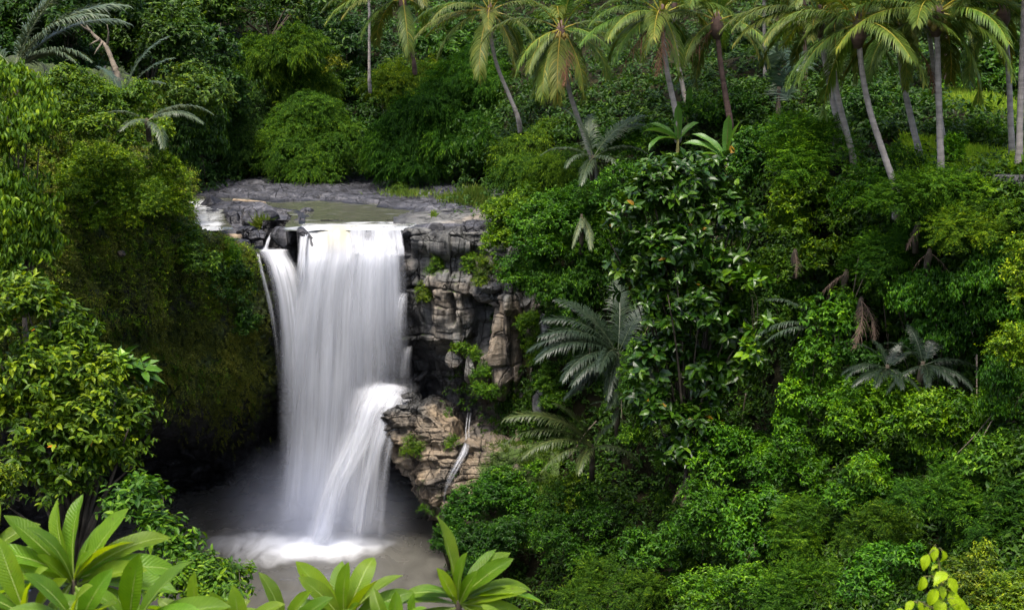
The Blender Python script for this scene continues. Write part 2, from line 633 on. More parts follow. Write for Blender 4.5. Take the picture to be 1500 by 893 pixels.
palm_hill = Slope('palm_hill', np.linspace(640, 1760, 230), np.linspace(-160, 1070, 240), tps(near_pts), (0.7, 4.0, 0.2, 1.2), 11, M_SOIL, extra=hollow, keep=lambda X, Y: (X > 735) | (Y > 655))

# the bank the photographer stands on, falling towards the pool
def near_bank():
    xs, ys = np.linspace(-45, 45, 60), np.linspace(-14, 60, 60)
    X, Y = np.meshgrid(xs, ys)
    Z = np.interp(Y, [-14, 2, 6, 12, 25, 40, 52, 60], [21.5, 20.4, 18.2, 14.5, 8.0, 3.2, -0.6, -2.0]) + np.interp(np.abs(X + 4), [0, 12, 40], [0, 0.5, 3]) * np.interp(Y, [0, 30, 60], [0, 1, 1])
    P = np.stack([X, Y, Z], -1)
    P[..., 2] += 0.3 * fbm(P / 2.5, 3, 5)
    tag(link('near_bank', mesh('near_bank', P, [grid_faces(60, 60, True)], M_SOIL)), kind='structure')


near_bank()

# the mossy cliff left of the fall
CL_PX = [-300, -100, 0, 60, 150, 250, 330, 385, 425]
CL_PY = [40, 110, 200, 260, 300, 350, 450, 560, 600, 660, 760, 860]
CL = np.array([
    # 40   110   200   260   300   350   450   560   600   660   760   860
    [60.0, 53.0, 48.0, 46.5, 46.0, 46.0, 46.0, 46.5, 47.0, 48.0, 49.0, 49.5],
    [66.0, 57.0, 51.5, 50.0, 49.5, 49.5, 49.5, 50.0, 50.5, 52.0, 54.0, 54.5],
    [72.0, 61.0, 55.0, 53.0, 52.2, 52.0, 52.0, 52.5, 53.2, 55.0, 57.0, 57.5],
    [76.0, 64.5, 58.0, 55.5, 54.5, 54.0, 54.0, 54.6, 55.6, 58.0, 60.5, 61.0],
    [82.0, 71.0, 63.5, 60.5, 59.0, 58.3, 58.3, 59.2, 60.6, 66.0, 71.0, 72.5],
    [90.0, 82.0, 73.0, 67.0, 64.0, 62.4, 62.4, 63.2, 64.8, 70.5, 75.0, 76.5],
    [96.0, 92.0, 84.0, 78.0, 73.5, 66.6, 65.8, 66.3, 67.8, 72.5, 76.5, 77.5],
    [96.0, 94.0, 88.0, 82.0, 78.0, 70.5, 68.0, 68.4, 71.2, 76.0, 77.0, 77.5],
    [97.0, 95.0, 90.0, 84.0, 80.0, 72.8, 70.4, 70.4, 72.4, 76.5, 77.5, 78.0]])


def table(PX, PY, T):
    """Smooth interpolation of a depth table (columns by px, rows by py)."""
    PX, PY = np.array(PX, float), np.array(PY, float)

    def f(X, Y):
        gx = np.linspace(PX[0], PX[-1], 260)
        gy = np.linspace(PY[0], PY[-1], 260)
        rows = np.array([np.interp(gy, PY, r) for r in T])
        G = np.array([np.interp(gx, PX, rows[:, j]) for j in range(260)])
        for _ in range(3):
            G = np.vstack([G[:1], (G[:-2] + 2 * G[1:-1] + G[2:]) / 4, G[-1:]])
            G = np.hstack([G[:, :1], (G[:, :-2] + 2 * G[:, 1:-1] + G[:, 2:]) / 4, G[:, -1:]])
        u = np.clip((X - gx[0]) / (gx[-1] - gx[0]) * 259, 0, 258.999)
        v = np.clip((Y - gy[0]) / (gy[-1] - gy[0]) * 259, 0, 258.999)
        i, j = u.astype(int), v.astype(int)
        a, b = u - i, v - j
        return (G[j, i] * (1 - a) + G[j, i + 1] * a) * (1 - b) + (G[j + 1, i] * (1 - a) + G[j + 1, i + 1] * a) * b
    return f


def cliff_attrs(X, Y, P, N):
    moss = 0.66 - 0.62 * smooth(560, 680, Y + 30 * fbm(P / 2.0, 3, 90)) + 0.25 * smooth(480, 520, Y) * (1 - smooth(560, 590, Y)) - 0.5 * smooth(385, 415, X)
    moss = moss - 0.35 * np.exp(-((X - 200) / 90) ** 2 - ((Y - 440) / 40) ** 2)
    wet = smooth(580, 700, Y) + smooth(370, 410, X)
    return {'moss': moss, 'wet': np.clip(wet, 0, 1), 'tan': 0.1 + 0 * X}


def cliff_extra(X, Y):
    f1, f2, rid = cells(X / 34 + 0.4 * np.sin(Y / 40), Y / 26, 5)
    return 0.5 * (rid - 0.5) + 0.2 * np.exp(-((f2 - f1) / 0.09) ** 2)


left = Slope('mossy_cliff', np.linspace(-300, 426, 330), np.linspace(60, 860, 380), table(CL_PX, CL_PY, CL), (0.55, 3.0, 0.28, 0.7), 21, M_DARK, attrs=cliff_attrs, extra=cliff_extra,
             keep=lambda X, Y: Y > np.interp(X, [-300, 180, 262, 285, 345, 372, 395, 430], [60, 100, 190, 330, 352, 356, 368, 372]))

# the wet wall behind the fall and the hollow under the ledge
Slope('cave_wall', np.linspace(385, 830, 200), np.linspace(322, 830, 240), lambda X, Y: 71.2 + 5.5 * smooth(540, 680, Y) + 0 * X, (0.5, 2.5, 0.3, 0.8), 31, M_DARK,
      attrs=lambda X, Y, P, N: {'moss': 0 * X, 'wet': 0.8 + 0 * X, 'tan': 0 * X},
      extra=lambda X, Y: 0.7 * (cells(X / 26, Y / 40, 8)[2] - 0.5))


# the bedded rock face right of the fall: for each px column the same run of (py, Y) knots, plateau top to foot
def knot_face(name, cols, mat, seed, nu, per, shape, attrs, kind='structure', label=None, cat=None):
    pxs = np.array([c[0] for c in cols], float)
    K = np.array([c[1] for c in cols], float)                    # (ncol, nk, 2)
    u = np.linspace(pxs[0], pxs[-1], nu)
    KU = np.stack([np.stack([np.interp(u, pxs, K[:, k, d]) for d in (0, 1)], -1) for k in range(K.shape[1])], 1)
    t = np.concatenate([np.linspace(k, k + 1, n, endpoint=False) for k, n in enumerate(per)] + [[K.shape[1] - 1]])
    i = np.minimum(t.astype(int), K.shape[1] - 2)
    f = (t - i)[None, :, None]
    Q = KU[:, i] * (1 - f) + KU[:, i + 1] * f                    # (nu, nt, 2)
    Q = np.swapaxes(Q, 0, 1)
    X = np.broadcast_to(u[None], Q.shape[:2])
    Yp, D = Q[..., 0], Q[..., 1]
    P = at(X, Yp, D)
    N = Slope.normals(P)
    P = P + shape(X, Yp, P, N, t[:, None] + 0 * X)
    N = Slope.normals(P)
    o = link(name, mesh(name, P, [grid_faces(P.shape[0], P.shape[1])], mat, True, attrs(X, Yp, P, N)))
    tag(o, label, cat, None, kind)
    return P, N, X, Yp


FACE = [
    (576, [(302, 80), (322, 70.5), (336, 68.2), (355, 67.9), (388, 68.2), (402, 68.0), (440, 68.4), (500, 68.8), (540, 69.3), (575, 70.0), (640, 70.6)]),
    (590, [(302, 80), (320, 71), (337, 67.6), (352, 67.2), (384, 67.5), (402, 67.3), (440, 67.7), (500, 68.0), (540, 68.8), (575, 69.8), (640, 70.4)]),
    (612, [(300, 80), (318, 71), (341, 66.9), (356, 66.8), (378, 67.4), (398, 67.2), (418, 66.8), (500, 67.1), (518, 68.4), (578, 69.4), (640, 70)]),
    (650, [(297, 80), (315, 71), (344, 66.3), (360, 66.1), (376, 66.9), (399, 66.8), (409, 65.5), (498, 65.4), (522, 67.4), (578, 68.8), (640, 70)]),
    (690, [(294, 80), (313, 71), (340, 66.2), (358, 66.0), (374, 66.6), (400, 66.5), (411, 65.0), (500, 65.0), (520, 66.6), (578, 67.8), (640, 69)]),
    (706, [(293, 80), (312, 71), (338, 66.1), (360, 65.9), (378, 66.4), (402, 66.2), (424, 64.4), (505, 64.3), (548, 64.6), (580, 66.0), (640, 68)]),
    (735, [(292, 80), (314, 71), (342, 66.0), (362, 65.8), (384, 66.0), (404, 65.8), (426, 63.7), (500, 63.6), (560, 63.6), (586, 64.6), (640, 66)]),
    (775, [(292, 80), (318, 71), (348, 65.8), (364, 65.6), (388, 65.6), (406, 65.4), (428, 63.4), (500, 63.2), (572, 63.3), (594, 64.6), (640, 65.4)]),
    (840, [(292, 80), (322, 70), (352, 65.4), (368, 65.2), (390, 65.2), (408, 65.0), (430, 63.2), (500, 63.0), (580, 63.0), (600, 64.2), (650, 65.0)])]


def blocks(x, z, w, h, s, amp, crack, cd_):
    """Bedded and jointed rock: courses of blocks, each standing in or out and tilted a little, with narrow open joints."""
    zi = z / h + 0.35 * vnoise(np.stack([x / (2.5 * w), 0 * x, 0 * x + s], -1), s)
    j = np.floor(zi).astype(np.int64)
    r0 = _h(j, j * 0 + 3, j * 0, s)
    xi = x / (w * (0.7 + 0.6 * r0)) + 7.3 * r0
    i = np.floor(xi).astype(np.int64)
    r1, r2, r3 = _h(i, j, j * 0, s), _h(i, j, j * 0 + 1, s), _h(i, j, j * 0 + 2, s)
    fx, fz = xi - i, zi - j
    o = amp * (r1 - 0.5) + amp * 0.7 * (r2 - 0.5) * (fx - 0.5) + amp * 0.6 * (r3 - 0.5) * (fz - 0.5)
    ex = np.minimum(fx, 1 - fx) * w
    ez = np.minimum(fz, 1 - fz) * h
    return o - cd_ * np.exp(-(ex / crack) ** 2) * (r2 > 0.25) - cd_ * 0.8 * np.exp(-(ez / crack) ** 2)


def face_shape(X, Y, P, N, t):
    wx = P[..., 0] + 0.12 * fbm(P / 1.1, 3, 41)
    wz = P[..., 2] + 0.10 * fbm(P / 1.3, 3, 42) + 0.05 * P[..., 0]
    fade = smooth(1.3, 2.2, t)
    d = fade * blocks(wx, wz, 1.3, 2.4, 3, 0.70, 0.045, 0.20) + (0.25 + 0.75 * fade) * blocks(wx, wz, 0.55, 0.8, 4, 0.12, 0.03, 0.05)
    d += (1 - fade) * blocks(wx, wz, 3.2, 0.42, 5, 0.20, 0.05, 0.10)
    col = smooth(4.6, 5.4, t) * (1 - smooth(6.2, 7.0, t))
    d += col * blocks(wx, wz, 0.95, 3.0, 8, 0.55, 0.05, 0.25)
    d += 0.10 * fbm(P / 1.6, 4, 43) + 0.06 * fbm(P / 0.35, 3, 44)
    # bedding planes
    zz = P[..., 2] + 0.35 * fbm(P / np.array([3.0, 3.0, 1.0]), 3, 45)
    d += 0.07 * fade * np.sin(zz * 5.3) * (0.5 + 0.5 * fbm(P / 2.0, 2, 46))
    # upright folds of the brown pillar and the dark cleft beside it
    pil = smooth(690, 712, X) * smooth(416, 436, Y) * (1 - smooth(575, 595, Y))
    fold = fbm(np.stack([wx / 0.55, 0 * wx, P[..., 2] / 4.0 + wx * 0.15], -1), 2, 47)
    d += pil * (1.05 * fold - 0.15)
    cx = 694 + (Y - 470) * 0.12 + 4 * np.sin(Y / 14)
    d -= 2.3 * np.exp(-((X - cx) / 8.0) ** 2) * smooth(428, 446, Y) * (1 - smooth(505, 525, Y))
    cx2 = 757 + (Y - 520) * 0.10
    d -= 1.5 * np.exp(-((X - cx2) / 5.0) ** 2) * smooth(450, 470, Y) * (1 - smooth(560, 590, Y))
    cx3 = 664 + 2 * np.sin(Y / 9)
    d -= 0.9 * np.exp(-((X - cx3) / 4.0) ** 2) * smooth(425, 440, Y) * (1 - smooth(465, 480, Y))
    cx4 = 596 + 3 * np.sin(Y / 12)
    d -= 1.4 * np.exp(-((X - cx4) / 6.0) ** 2) * smooth(338, 346, Y) * (1 - smooth(370, 382, Y))
    flat = 1 - smooth(0.9, 2.0, t)
    Nn = N * (1 - flat[..., None]) + np.array([0, 0, 1.0]) * flat[..., None]
    return Nn * (d * (1 - 0.55 * flat))[..., None]


def face_attrs(X, Y, P, N):
    tan = 0.16 + 0.5 * smooth(690, 715, X) * smooth(420, 450, Y) + 0.38 * smooth(560, 430, Y) * smooth(612, 640, X) * smooth(405, 415, Y) * (1 - smooth(700, 715, X)) - 0.06
    tan = tan + 0.28 * smooth(640, 700, X) * smooth(345, 325, Y) + 0.25 * smooth(345, 385, Y) * smooth(410, 395, Y)
    wet = 0.75 * (1 - smooth(592, 640, X + 0.12 * (440 - Y))) + 0.6 * smooth(500, 530, Y) * (1 - smooth(690, 705, X))
    moss = 0.10 + 0.30 * smooth(0.45, 0.8, N[..., 2]) * smooth(345, 360, Y) + 0.25 * np.exp(-((X - 640) / 14) ** 2 - ((Y - 395) / 25) ** 2)
    return {'tan': tan, 'wet': np.clip(wet, 0, 1), 'moss': moss}


FP, FN, FX, FY = knot_face('rock_cliff', FACE, M_ROCK, 1, 330, [30, 34, 26, 28, 24, 22, 90, 34, 40, 20], face_shape, face_attrs)

LEDGE = [
    (556, [(590, 66.4), (598, 65.6), (606, 65.2), (614, 65.3), (620, 65.8), (618, 70)]),
    (566, [(581, 67.4), (592, 65.2), (606, 64.8), (628, 64.8), (640, 65.4), (634, 71)]),
    (584, [(574, 68.6), (590, 64.8), (620, 64.3), (652, 64.4), (676, 65.2), (664, 71)]),
    (610, [(571, 70.0), (598, 63.9), (650, 63.2), (690, 63.4), (714, 64.4), (702, 71)]),
    (640, [(571, 70.3), (618, 63.0), (680, 62.2), (730, 62.2), (758, 63.0), (746, 70)]),
    (656, [(574, 70.2), (634, 62.5), (685, 61.8), (722, 61.6), (744, 62.2), (738, 68)]),
    (676, [(580, 69.8), (646, 62.1), (690, 61.4), (715, 61.1), (745, 61.2), (760, 64)]),
    (710, [(590, 68.6), (660, 61.5), (692, 60.8), (720, 60.4), (765, 60.2), (800, 61)]),
    (760, [(600, 66.8), (664, 61.0), (700, 59.8), (745, 59.2), (800, 58.6), (830, 59)]),
    (820, [(610, 65.6), (672, 60.4), (705, 59.0), (750, 58.4), (800, 57.8), (830, 58)])]


def ledge_shape(X, Y, P, N, t):
    d = 0.42 * fbm(P / 1.8, 4, 61) + 0.20 * fbm(P / 0.6, 4, 62)
    lx = P[..., 0] + 0.25 * fbm(P / 1.2, 3, 63)
    lz = P[..., 2] * 1.1 + P[..., 1] * 0.35 + 0.2 * fbm(P / 1.0, 3, 65)
    d += blocks(lx, lz, 2.0, 0.75, 6, 0.34, 0.05, 0.12) + blocks(lx, lz, 0.7, 0.3, 7, 0.12, 0.03, 0.05)
    zz = P[..., 2] + 0.3 * fbm(P / 2.0, 3, 64) + 0.15 * P[..., 0]
    d += 0.12 * np.sin(zz * 6.0)
    # the runnel the small trickle follows
    cx = 672 + 14 * smooth(650, 600, Y) - 22 * smooth(660, 720, Y)
    d -= 0.5 * np.exp(-((X - cx) / 9.0) ** 2) * smooth(590, 600, Y)
    return N * d[..., None]


def ledge_attrs(X, Y, P, N):
    wet = 0.75 * smooth(600, 588, Y) + 0.8 * smooth(582, 566, X) + 0.4 * np.exp(-((X - 676) / 14) ** 2) * smooth(690, 560, Y) + 0.5 * smooth(720, 760, Y)
    moss = 0.12 + 0.2 * np.exp(-((X - 605) / 18) ** 2 - ((Y - 645) / 22) ** 2) + 0.5 * smooth(690, 720, X) * smooth(640, 670, Y) + 0.2 * smooth(630, 720, Y)
    tan = 0.72 - 0.45 * smooth(605, 580, Y) * smooth(640, 600, X) - 0.35 * smooth(612, 590, Y)
    return {'wet': np.clip(wet, 0, 1), 'moss': moss, 'tan': tan}


LP, LN, LX, LY = knot_face('rock_ledge', LEDGE, M_ROCK, 2, 300, [70, 60, 60, 30, 30], ledge_shape, ledge_attrs, kind='thing',
                           label='tan overhanging rock ledge beside the pool, struck by the lower cascade', cat='rock ledge')

# the flat river bed above the fall
ZR = 14.93                                                        # river level
WATER = [np.array([at_z(x, y, ZR)[:2] for x, y in poly]) for poly in (
    [(437, 350), (445, 326), (452, 316), (440, 308), (405, 304), (385, 300), (400, 297), (470, 295), (520, 298), (560, 304), (600, 308), (632, 318), (615, 327), (592, 338), (593, 350)],
    [(270, 352), (262, 330), (268, 306), (272, 286), (290, 287), (308, 290), (303, 304), (306, 322), (316, 336), (330, 346), (330, 354)],
    [(262, 297), (264, 290), (340, 291), (400, 296), (385, 301), (330, 297)])]


def poly_dist(x, y, poly):
    """Signed distance to a polygon, negative inside."""
    inside = np.zeros(x.shape, bool)
    d = np.full(x.shape, 1e9)
    n = len(poly)
    for i in range(n):
        (x0, y0), (x1, y1) = poly[i], poly[(i + 1) % n]
        c = ((y0 > y) != (y1 > y)) & (x < (x1 - x0) * (y - y0) / (y1 - y0 + 1e-12) + x0)
        inside ^= c
        ex, ey = x1 - x0, y1 - y0
        t = np.clip(((x - x0) * ex + (y - y0) * ey) / (ex * ex + ey * ey + 1e-12), 0, 1)
        d = np.minimum(d, np.hypot(x - x0 - t * ex, y - y0 - t * ey))
    return np.where(inside, -d, d)


def river_bed():
    nx, ny = 330, 250
    xs = np.linspace(-25, 4, nx)
    ys = np.linspace(67.3, 97, ny)
    X, Y = np.meshgrid(xs, ys)
    fr = 67.3 + 2.3 * smooth(-10.2, -10.6, X)
    Y = fr + (97.0 - fr) * (Y - 67.3) / (97.0 - 67.3)
    Q = np.stack([X, Y, 0 * X], -1)
    d = np.minimum.reduce([poly_dist(X, Y, w) for w in WATER])
    wx = X + 0.5 * fbm(Q / 1.5, 3, 71)
    f1, f2, rid = cells(wx / 1.5, Y / 1.3 + 0.3 * fbm(Q / 1.5, 2, 72), 15)
    g1, g2, gid = cells(wx / 0.5, Y / 0.5, 16)
    h = 0.10 + 0.16 * fbm(Q / np.array([3.0, 1.6, 1]), 4, 73) + 0.07 * fbm(Q / 0.6, 3, 74) + blocks(wx + 0.5 * Y, Y + 0.4 * fbm(Q / 2.0, 3, 78), 3.4, 1.3, 15, 0.26, 0.10, 0.14) + blocks(wx + 0.3 * Y, Y, 0.9, 0.5, 16, 0.10, 0.06, 0.06)
    h = h + 0.45 * smooth(84, 94, Y)
    px, py = px_of(np.stack([X, Y, 0 * X + 15.0], -1))
    Z = ZR + np.where(d < 0, -0.5, 1.0) * 0 + np.where(d > 0, h * smooth(0, 0.9, d), -0.6 * smooth(0, 0.8, -d)) 
    # left of the lip the bed lies lower, under the boulders
    low = smooth(440, 428, px) * smooth(77.0, 69.6, Y)
    Z = Z - 1.55 * low * smooth(0, 1.0, d)
    P = np.stack([X, Y, Z], -1)
    # the broken front of the bed
    nk = 26
    kk = np.linspace(1, 0, nk)[:, None]
    FX_ = np.broadcast_to(P[:1, :, 0], (nk, nx))
    FZ_ = P[:1, :, 2] - 3.4 * kk
    bl = blocks(FX_ + 0.15 * fbm(np.stack([FX_, FZ_, 0 * FX_], -1) / 0.7, 2, 79), FZ_, 1.1, 0.8, 17, 0.55, 0.05, 0.15) + 0.25 * fbm(np.stack([FX_, 0 * FX_, FZ_], -1) / 0.8, 3, 80)
    front = np.stack([FX_, P[:1, :, 1] + (0.9 * kk - bl - 0.1) * smooth(0.0, 0.12, kk), FZ_], -1)
    P = np.concatenate([front, P])
    pad = lambda q, v=0.0: np.pad(q, ((nk, 0), (0, 0)), constant_values=v)
    A = {'tan': 0.02 + 0.22 * pad(smooth(590, 680, px) * smooth(300, 325, py)) + 0.12 * pad(smooth(0.2, 0.7, gid) * smooth(440, 400, px) * smooth(300, 320, py)),
         'wet': pad(0.55 * smooth(0.8, 0.1, d) + 0.45 * smooth(620, 560, px), 0.75), 'moss': pad(0.02 + 0.35 * smooth(88, 93, Y))}
    tag(link('river_bed', mesh('river_bed', P, [grid_faces(ny + nk, nx, True)], M_BASALT, True, A)), kind='structure')
    # water
    nx, ny = 240, 220
    xs = np.linspace(-24, 0, nx)
    ys = np.linspace(67.45, 90, ny)
    X, Y = np.meshgrid(xs, ys)
    px, py = px_of(np.stack([X, Y, 0 * X + ZR], -1))
    d = np.minimum.reduce([poly_dist(X, Y, w) for w in WATER])
    keep = d < 0.9
    Q = np.stack([X * 1.2, Y * 3.0, 0 * X], -1)
    foam = 0.40 * smooth(320, 334, py) * smooth(430, 450, px) + 0.36 * smooth(345, 312, px) * smooth(284, 300, py) + 0.25 * smooth(0.5, 0.9, fbm(Q / 3, 3, 75) * 1.6)
    Z = ZR + 0.03 * fbm(Q / 1.5, 3, 76) + 0.10 * foam * fbm(Q / 1.0, 3, 77) - 0.10 * smooth(68.2, 67.45, Y)
    P = np.stack([X, Y, Z], -1)
    gf = grid_faces(ny, nx, True)
    gf = gf[keep.ravel()[gf].all(1)]
    tag(link('river', mesh('river', P, [gf], M_RIVER, True, {'foam': np.clip(foam, 0, 1)})), kind='structure')


river_bed()


def pool():
    nx, ny = 220, 160
    xs, ys = np.linspace(-30, 10, nx), np.linspace(44, 79, ny)
    X, Y = np.meshgrid(xs, ys)
    px, py = px_of(np.stack([X, Y, 0 * X], -1))
    Q = np.stack([X, Y, 0 * X], -1)
    wob = 26 * fbm(Q / 1.6, 4, 81)
    e = lambda cx, cy, rx, ry: np.exp(-(((px + wob - cx) / rx) ** 2 + ((py + wob * 0.4 - cy) / ry) ** 2))
    foam = 0.72 * e(446, 806, 66, 13) + 0.42 * e(400, 788, 90, 12) + 0.35 * e(525, 802, 50, 10) + 0.22 * e(400, 812, 150, 24) + 0.35 * e(470, 795, 100, 11)
    ring = np.hypot((px - 450) / 2.2, py - 795) / 9 + 0.8 * fbm(Q / 2.0, 3, 82)
    Z = 0.06 * np.sin(ring * 2.2) * np.exp(-np.hypot((px - 450) / 2.2, py - 795) / 70) + 0.05 * fbm(Q / 1.2, 4, 83) + 0.12 * np.clip(foam, 0, 1) * (0.5 + fbm(Q / 0.7, 3, 84))
    tag(link('pool', mesh('pool', np.stack([X, Y, Z], -1), [grid_faces(ny, nx, True)], M_POOL, True, {'foam': np.clip(foam, 0, 1)})), kind='structure')


pool()


# ------------------------------------------------------------------ falling water
def curtain(name, rows, parent, mat, nu=90, nv=140, amp=0.18, seed=0, left=0.06, right=0.06, top=0.0, foot=0.12, dens=1.0, dfun=None, silt=None):
    """rows: from lip to foot, each a list of (px, py, Y) across the flow."""
    rows = [catmull(np.array(r, float), nu) for r in rows]
    G = catmull(np.array(rows), nv)                               # (nv, nu, 3)
    P = at(G[..., 0], G[..., 1], G[..., 2])
    v = np.linspace(0, 1, nv)[:, None] + np.zeros((1, nu))
    u = np.linspace(0, 1, nu)[None] + np.zeros((nv, 1))
    wid = np.abs(P[:, -1, 0] - P[:, 0, 0])[:, None] + 0 * u
    q = np.stack([u * 8, v * 1.3, 0 * u], -1)
    off = amp * (fbm(q, 2, seed) + 0.2 * fbm(q * np.array([3.0, 1.0, 1]), 2, seed + 5)) * smooth(0.0, 0.12, v)
    P[..., 1] -= off
    a = dens * np.ones_like(u)
    jag = 0.7 * fbm(np.stack([v * 5, 0 * v + seed, 0 * v], -1), 3, seed + 2)
    if left:
        a = a * smooth(0, left * (1.3 + jag), u)
    if right:
        a = a * smooth(0, right * (1.3 + jag), 1 - u)
    if top:
        a = a * smooth(0, top, v)
    if foot:
        a = a * smooth(0, foot, 1 - v)
    if dfun is not None:
        a = a * dfun(u, v)
    a = a * (1 - 0.22 * smooth(0.1, 0.5, fbm(np.stack([u * 9, v * 2.2, 0 * u + seed], -1), 3, seed + 3) + 0.1) * smooth(0.15, 0.45, v))
    s = silt(u, v) if silt is not None else 0 * u
    L = np.concatenate([[0], np.cumsum(np.linalg.norm(np.diff(P[:, nu // 2], axis=0), axis=-1))])[:, None] + 0 * u
    w0 = float(wid.mean())
    uv = np.stack([u * w0 / 5.0 + seed * 0.37, L / 6.0 + seed * 0.21], -1).reshape(-1, 2)
    loc = np.array(parent.location)
    return link(name, mesh(name, P - loc, [grid_faces(nv, nu)], mat, True, {'dens': a, 'silt': s}, uv), parent)


def line(a, b, n=4, sag=0.0):
    """Row of points between two (px, py, Y)."""
    t = np.linspace(0, 1, n)[:, None]
    r = np.array(a, float) * (1 - t) + np.array(b, float) * t
    r[:, 1] += sag * np.sin(np.pi * t[:, 0])
    return r.tolist()


def wavy(a, b, n, dpy, dY, seed):
    """A row of points with an uneven lip."""
    rg = np.random.default_rng(seed)
    r = np.array(line(a, b, n))
    r[:, 1] += dpy * rg.normal(size=n) * 0.6
    r[:, 2] += dY * rg.normal(size=n)
    return r.tolist()


main = thing('waterfall', 'tall white main fall pouring over the river lip into the pool', 'waterfall', at(500, 800, 67))
main_rows = [
    line((447, 327.5, 69.3), (586, 327.5, 69.3)),
    wavy((443, 332, 68.0), (589, 332.5, 68.0), 9, 0.6, 0.12, 1),
    wavy((441, 342, 67.35), (590, 344, 67.35), 9, 3.0, 0.12, 2),
    line((439, 368, 66.9), (594, 374, 66.7)),
    line((429, 400, 66.6), (597, 404, 66.5)),
    line((416, 470, 66.5), (600, 470, 66.6)),
    line((407, 560, 66.6), (603, 560, 67.0)),
    line((403, 660, 66.9), (592, 650, 67.6)),
    line((392, 790, 67.2), (575, 785, 67.8))]
silt = lambda u, v: 0.85 * np.exp(-((u - 0.36) / 0.18) ** 2) * smooth(0.02, 0.10, v) * smooth(0.40, 0.28, v) + 0.3 * smooth(0.12, 0.04, v)
open_right = lambda u, v: 1 - smooth(0.58, 0.80, v) * smooth(0.55 - 0.02 * v, 0.82, u) * 0.97
step = lambda u, v: 1 - 0.72 * smooth(0.46, 0.52, u) * smooth(0.06, 0.14, v) * smooth(0.37, 0.31, v)
dip = lambda u, v: 1 - 0.40 * np.exp(-((u - 0.50) / 0.10) ** 2) * smooth(0.36, 0.55, v) * smooth(0.95, 0.7, v) - 0.25 * np.exp(-((u - 0.22) / 0.05) ** 2) * smooth(0.5, 0.7, v)
soft_low = lambda u, v: 1 - 0.32 * smooth(0.40, 0.80, v)


def shift(rows, dy, dx=0.0):
    return [[(p[0] + dx, p[1], p[2] + dy) for p in r] for r in rows]


curtain('water_curtain', main_rows, main, M_FALL, amp=0.16, seed=1, left=0.13, right=0.10, foot=0.06, top=0.045, silt=silt, dfun=lambda u, v: open_right(u, v) * dip(u, v) * soft_low(u, v) * step(u, v))
curtain('water_curtain', shift(main_rows, 0.55), main, M_FALL, amp=0.14, seed=2, left=0.16, right=0.12, foot=0.05, top=0.06, silt=silt, dfun=lambda u, v: open_right(u, v) * soft_low(u, v) * 0.95 * step(u, v))
curtain('water_veil', shift(main_rows[2:], -0.5), main, M_STRAND, amp=0.25, seed=3, left=0.24, right=0.2, top=0.08, foot=0.10, dens=0.62, dfun=open_right, silt=None)

# the stepped apron at the lip: short sheets over the first step
curtain('water_apron', [line((513, 332, 68.0), (586, 333, 68.0)), line((511, 340, 67.1), (589, 341, 67.1)), line((510, 356, 66.5), (592, 358, 66.45)), line((509, 374, 66.2), (594, 377, 66.1))],
        main, M_STRAND, nv=50, amp=0.12, seed=6, left=0.05, right=0.03, foot=0.12, dens=0.80)
curtain('water_tongue', [line((441, 328, 69.3), (456, 328, 69.3)), line((439, 334, 67.8), (457, 336, 67.8)), line((437, 350, 67.0), (452, 352, 66.9)), line((434, 385, 66.4), (449, 390, 66.3)), line((428, 430, 66.2), (446, 440, 66.2))],
        main, M_FALL, nu=40, nv=60, amp=0.12, seed=7, left=0.2, right=0.2, foot=0.3, dens=0.9)
# water bouncing off the rock at the right edge
curtain('side_spout', [line((588, 426, 67.0), (599, 428, 67.0)), line((579, 436, 66.2), (598, 440, 66.2)), line((574, 470, 65.9), (597, 475, 66.0)), line((571, 530, 65.9), (596, 535, 66.0))], main, M_STRAND, nu=40, nv=60, amp=0.08, seed=8, left=0.5, right=0.3, top=0.2, foot=0.6, dens=0.72)
curtain('side_spout', [line((596, 505, 67.0), (606, 506, 67.0)), line((586, 512, 66.1), (605, 515, 66.2)), line((580, 535, 65.9), (604, 540, 66.0)), line((577, 572, 65.9), (606, 576, 66.0))], main, M_STRAND, nu=40, nv=50, amp=0.08, seed=9, left=0.5, right=0.3, top=0.2, foot=0.5, dens=0.70)

side = thing('waterfall', 'narrow white side fall slanting down from the boulders left of the main fall', 'waterfall', at(420, 760, 67.6))
side_rows = [
    line((377, 366, 69.2), (424, 364, 69.4)),
    line((379, 371, 68.3), (427, 372, 68.4)),
    line((386, 392, 67.6), (442, 402, 67.5)),
    line((396, 440, 67.2), (453, 455, 67.0)),
    line((402, 520, 67.1), (460, 535, 66.9)),
    line((405, 620, 67.2), (450, 630, 67.0)),
    line((404, 720, 67.5), (452, 730, 67.2))]
curtain('water_curtain', side_rows, side, M_FALL, nu=60, amp=0.10, seed=11, left=0.22, right=0.22, foot=0.45, dens=0.96, dfun=lambda u, v: 1 - 0.55 * smooth(0.4, 0.0, u) * smooth(0.1, 0.35, v))
curtain('water_strand', [line((374, 372, 69.0), (381, 372, 69.0)), line((380, 400, 68.3), (388, 400, 68.3)), line((392, 450, 68.0), (401, 450, 68.0)), line((401, 510, 67.9), (409, 510, 67.9)), line((405, 590, 67.9), (414, 590, 67.9))], side, M_FALL, nu=20, nv=80, amp=0.03, seed=12, left=0.3, right=0.3, foot=0.5, dens=0.62)
curtain('inflow', [line((396, 341, 70.6), (400, 341, 70.6)), line((391, 349, 69.9), (397, 349, 69.9)), line((385, 362, 69.3), (394, 363, 69.3)), line((378, 368, 69.0), (398, 369, 69.0))], side, M_FALL, nu=20, nv=40, amp=0.02, seed=13, left=0.3, right=0.3, foot=0.0, dens=0.75)

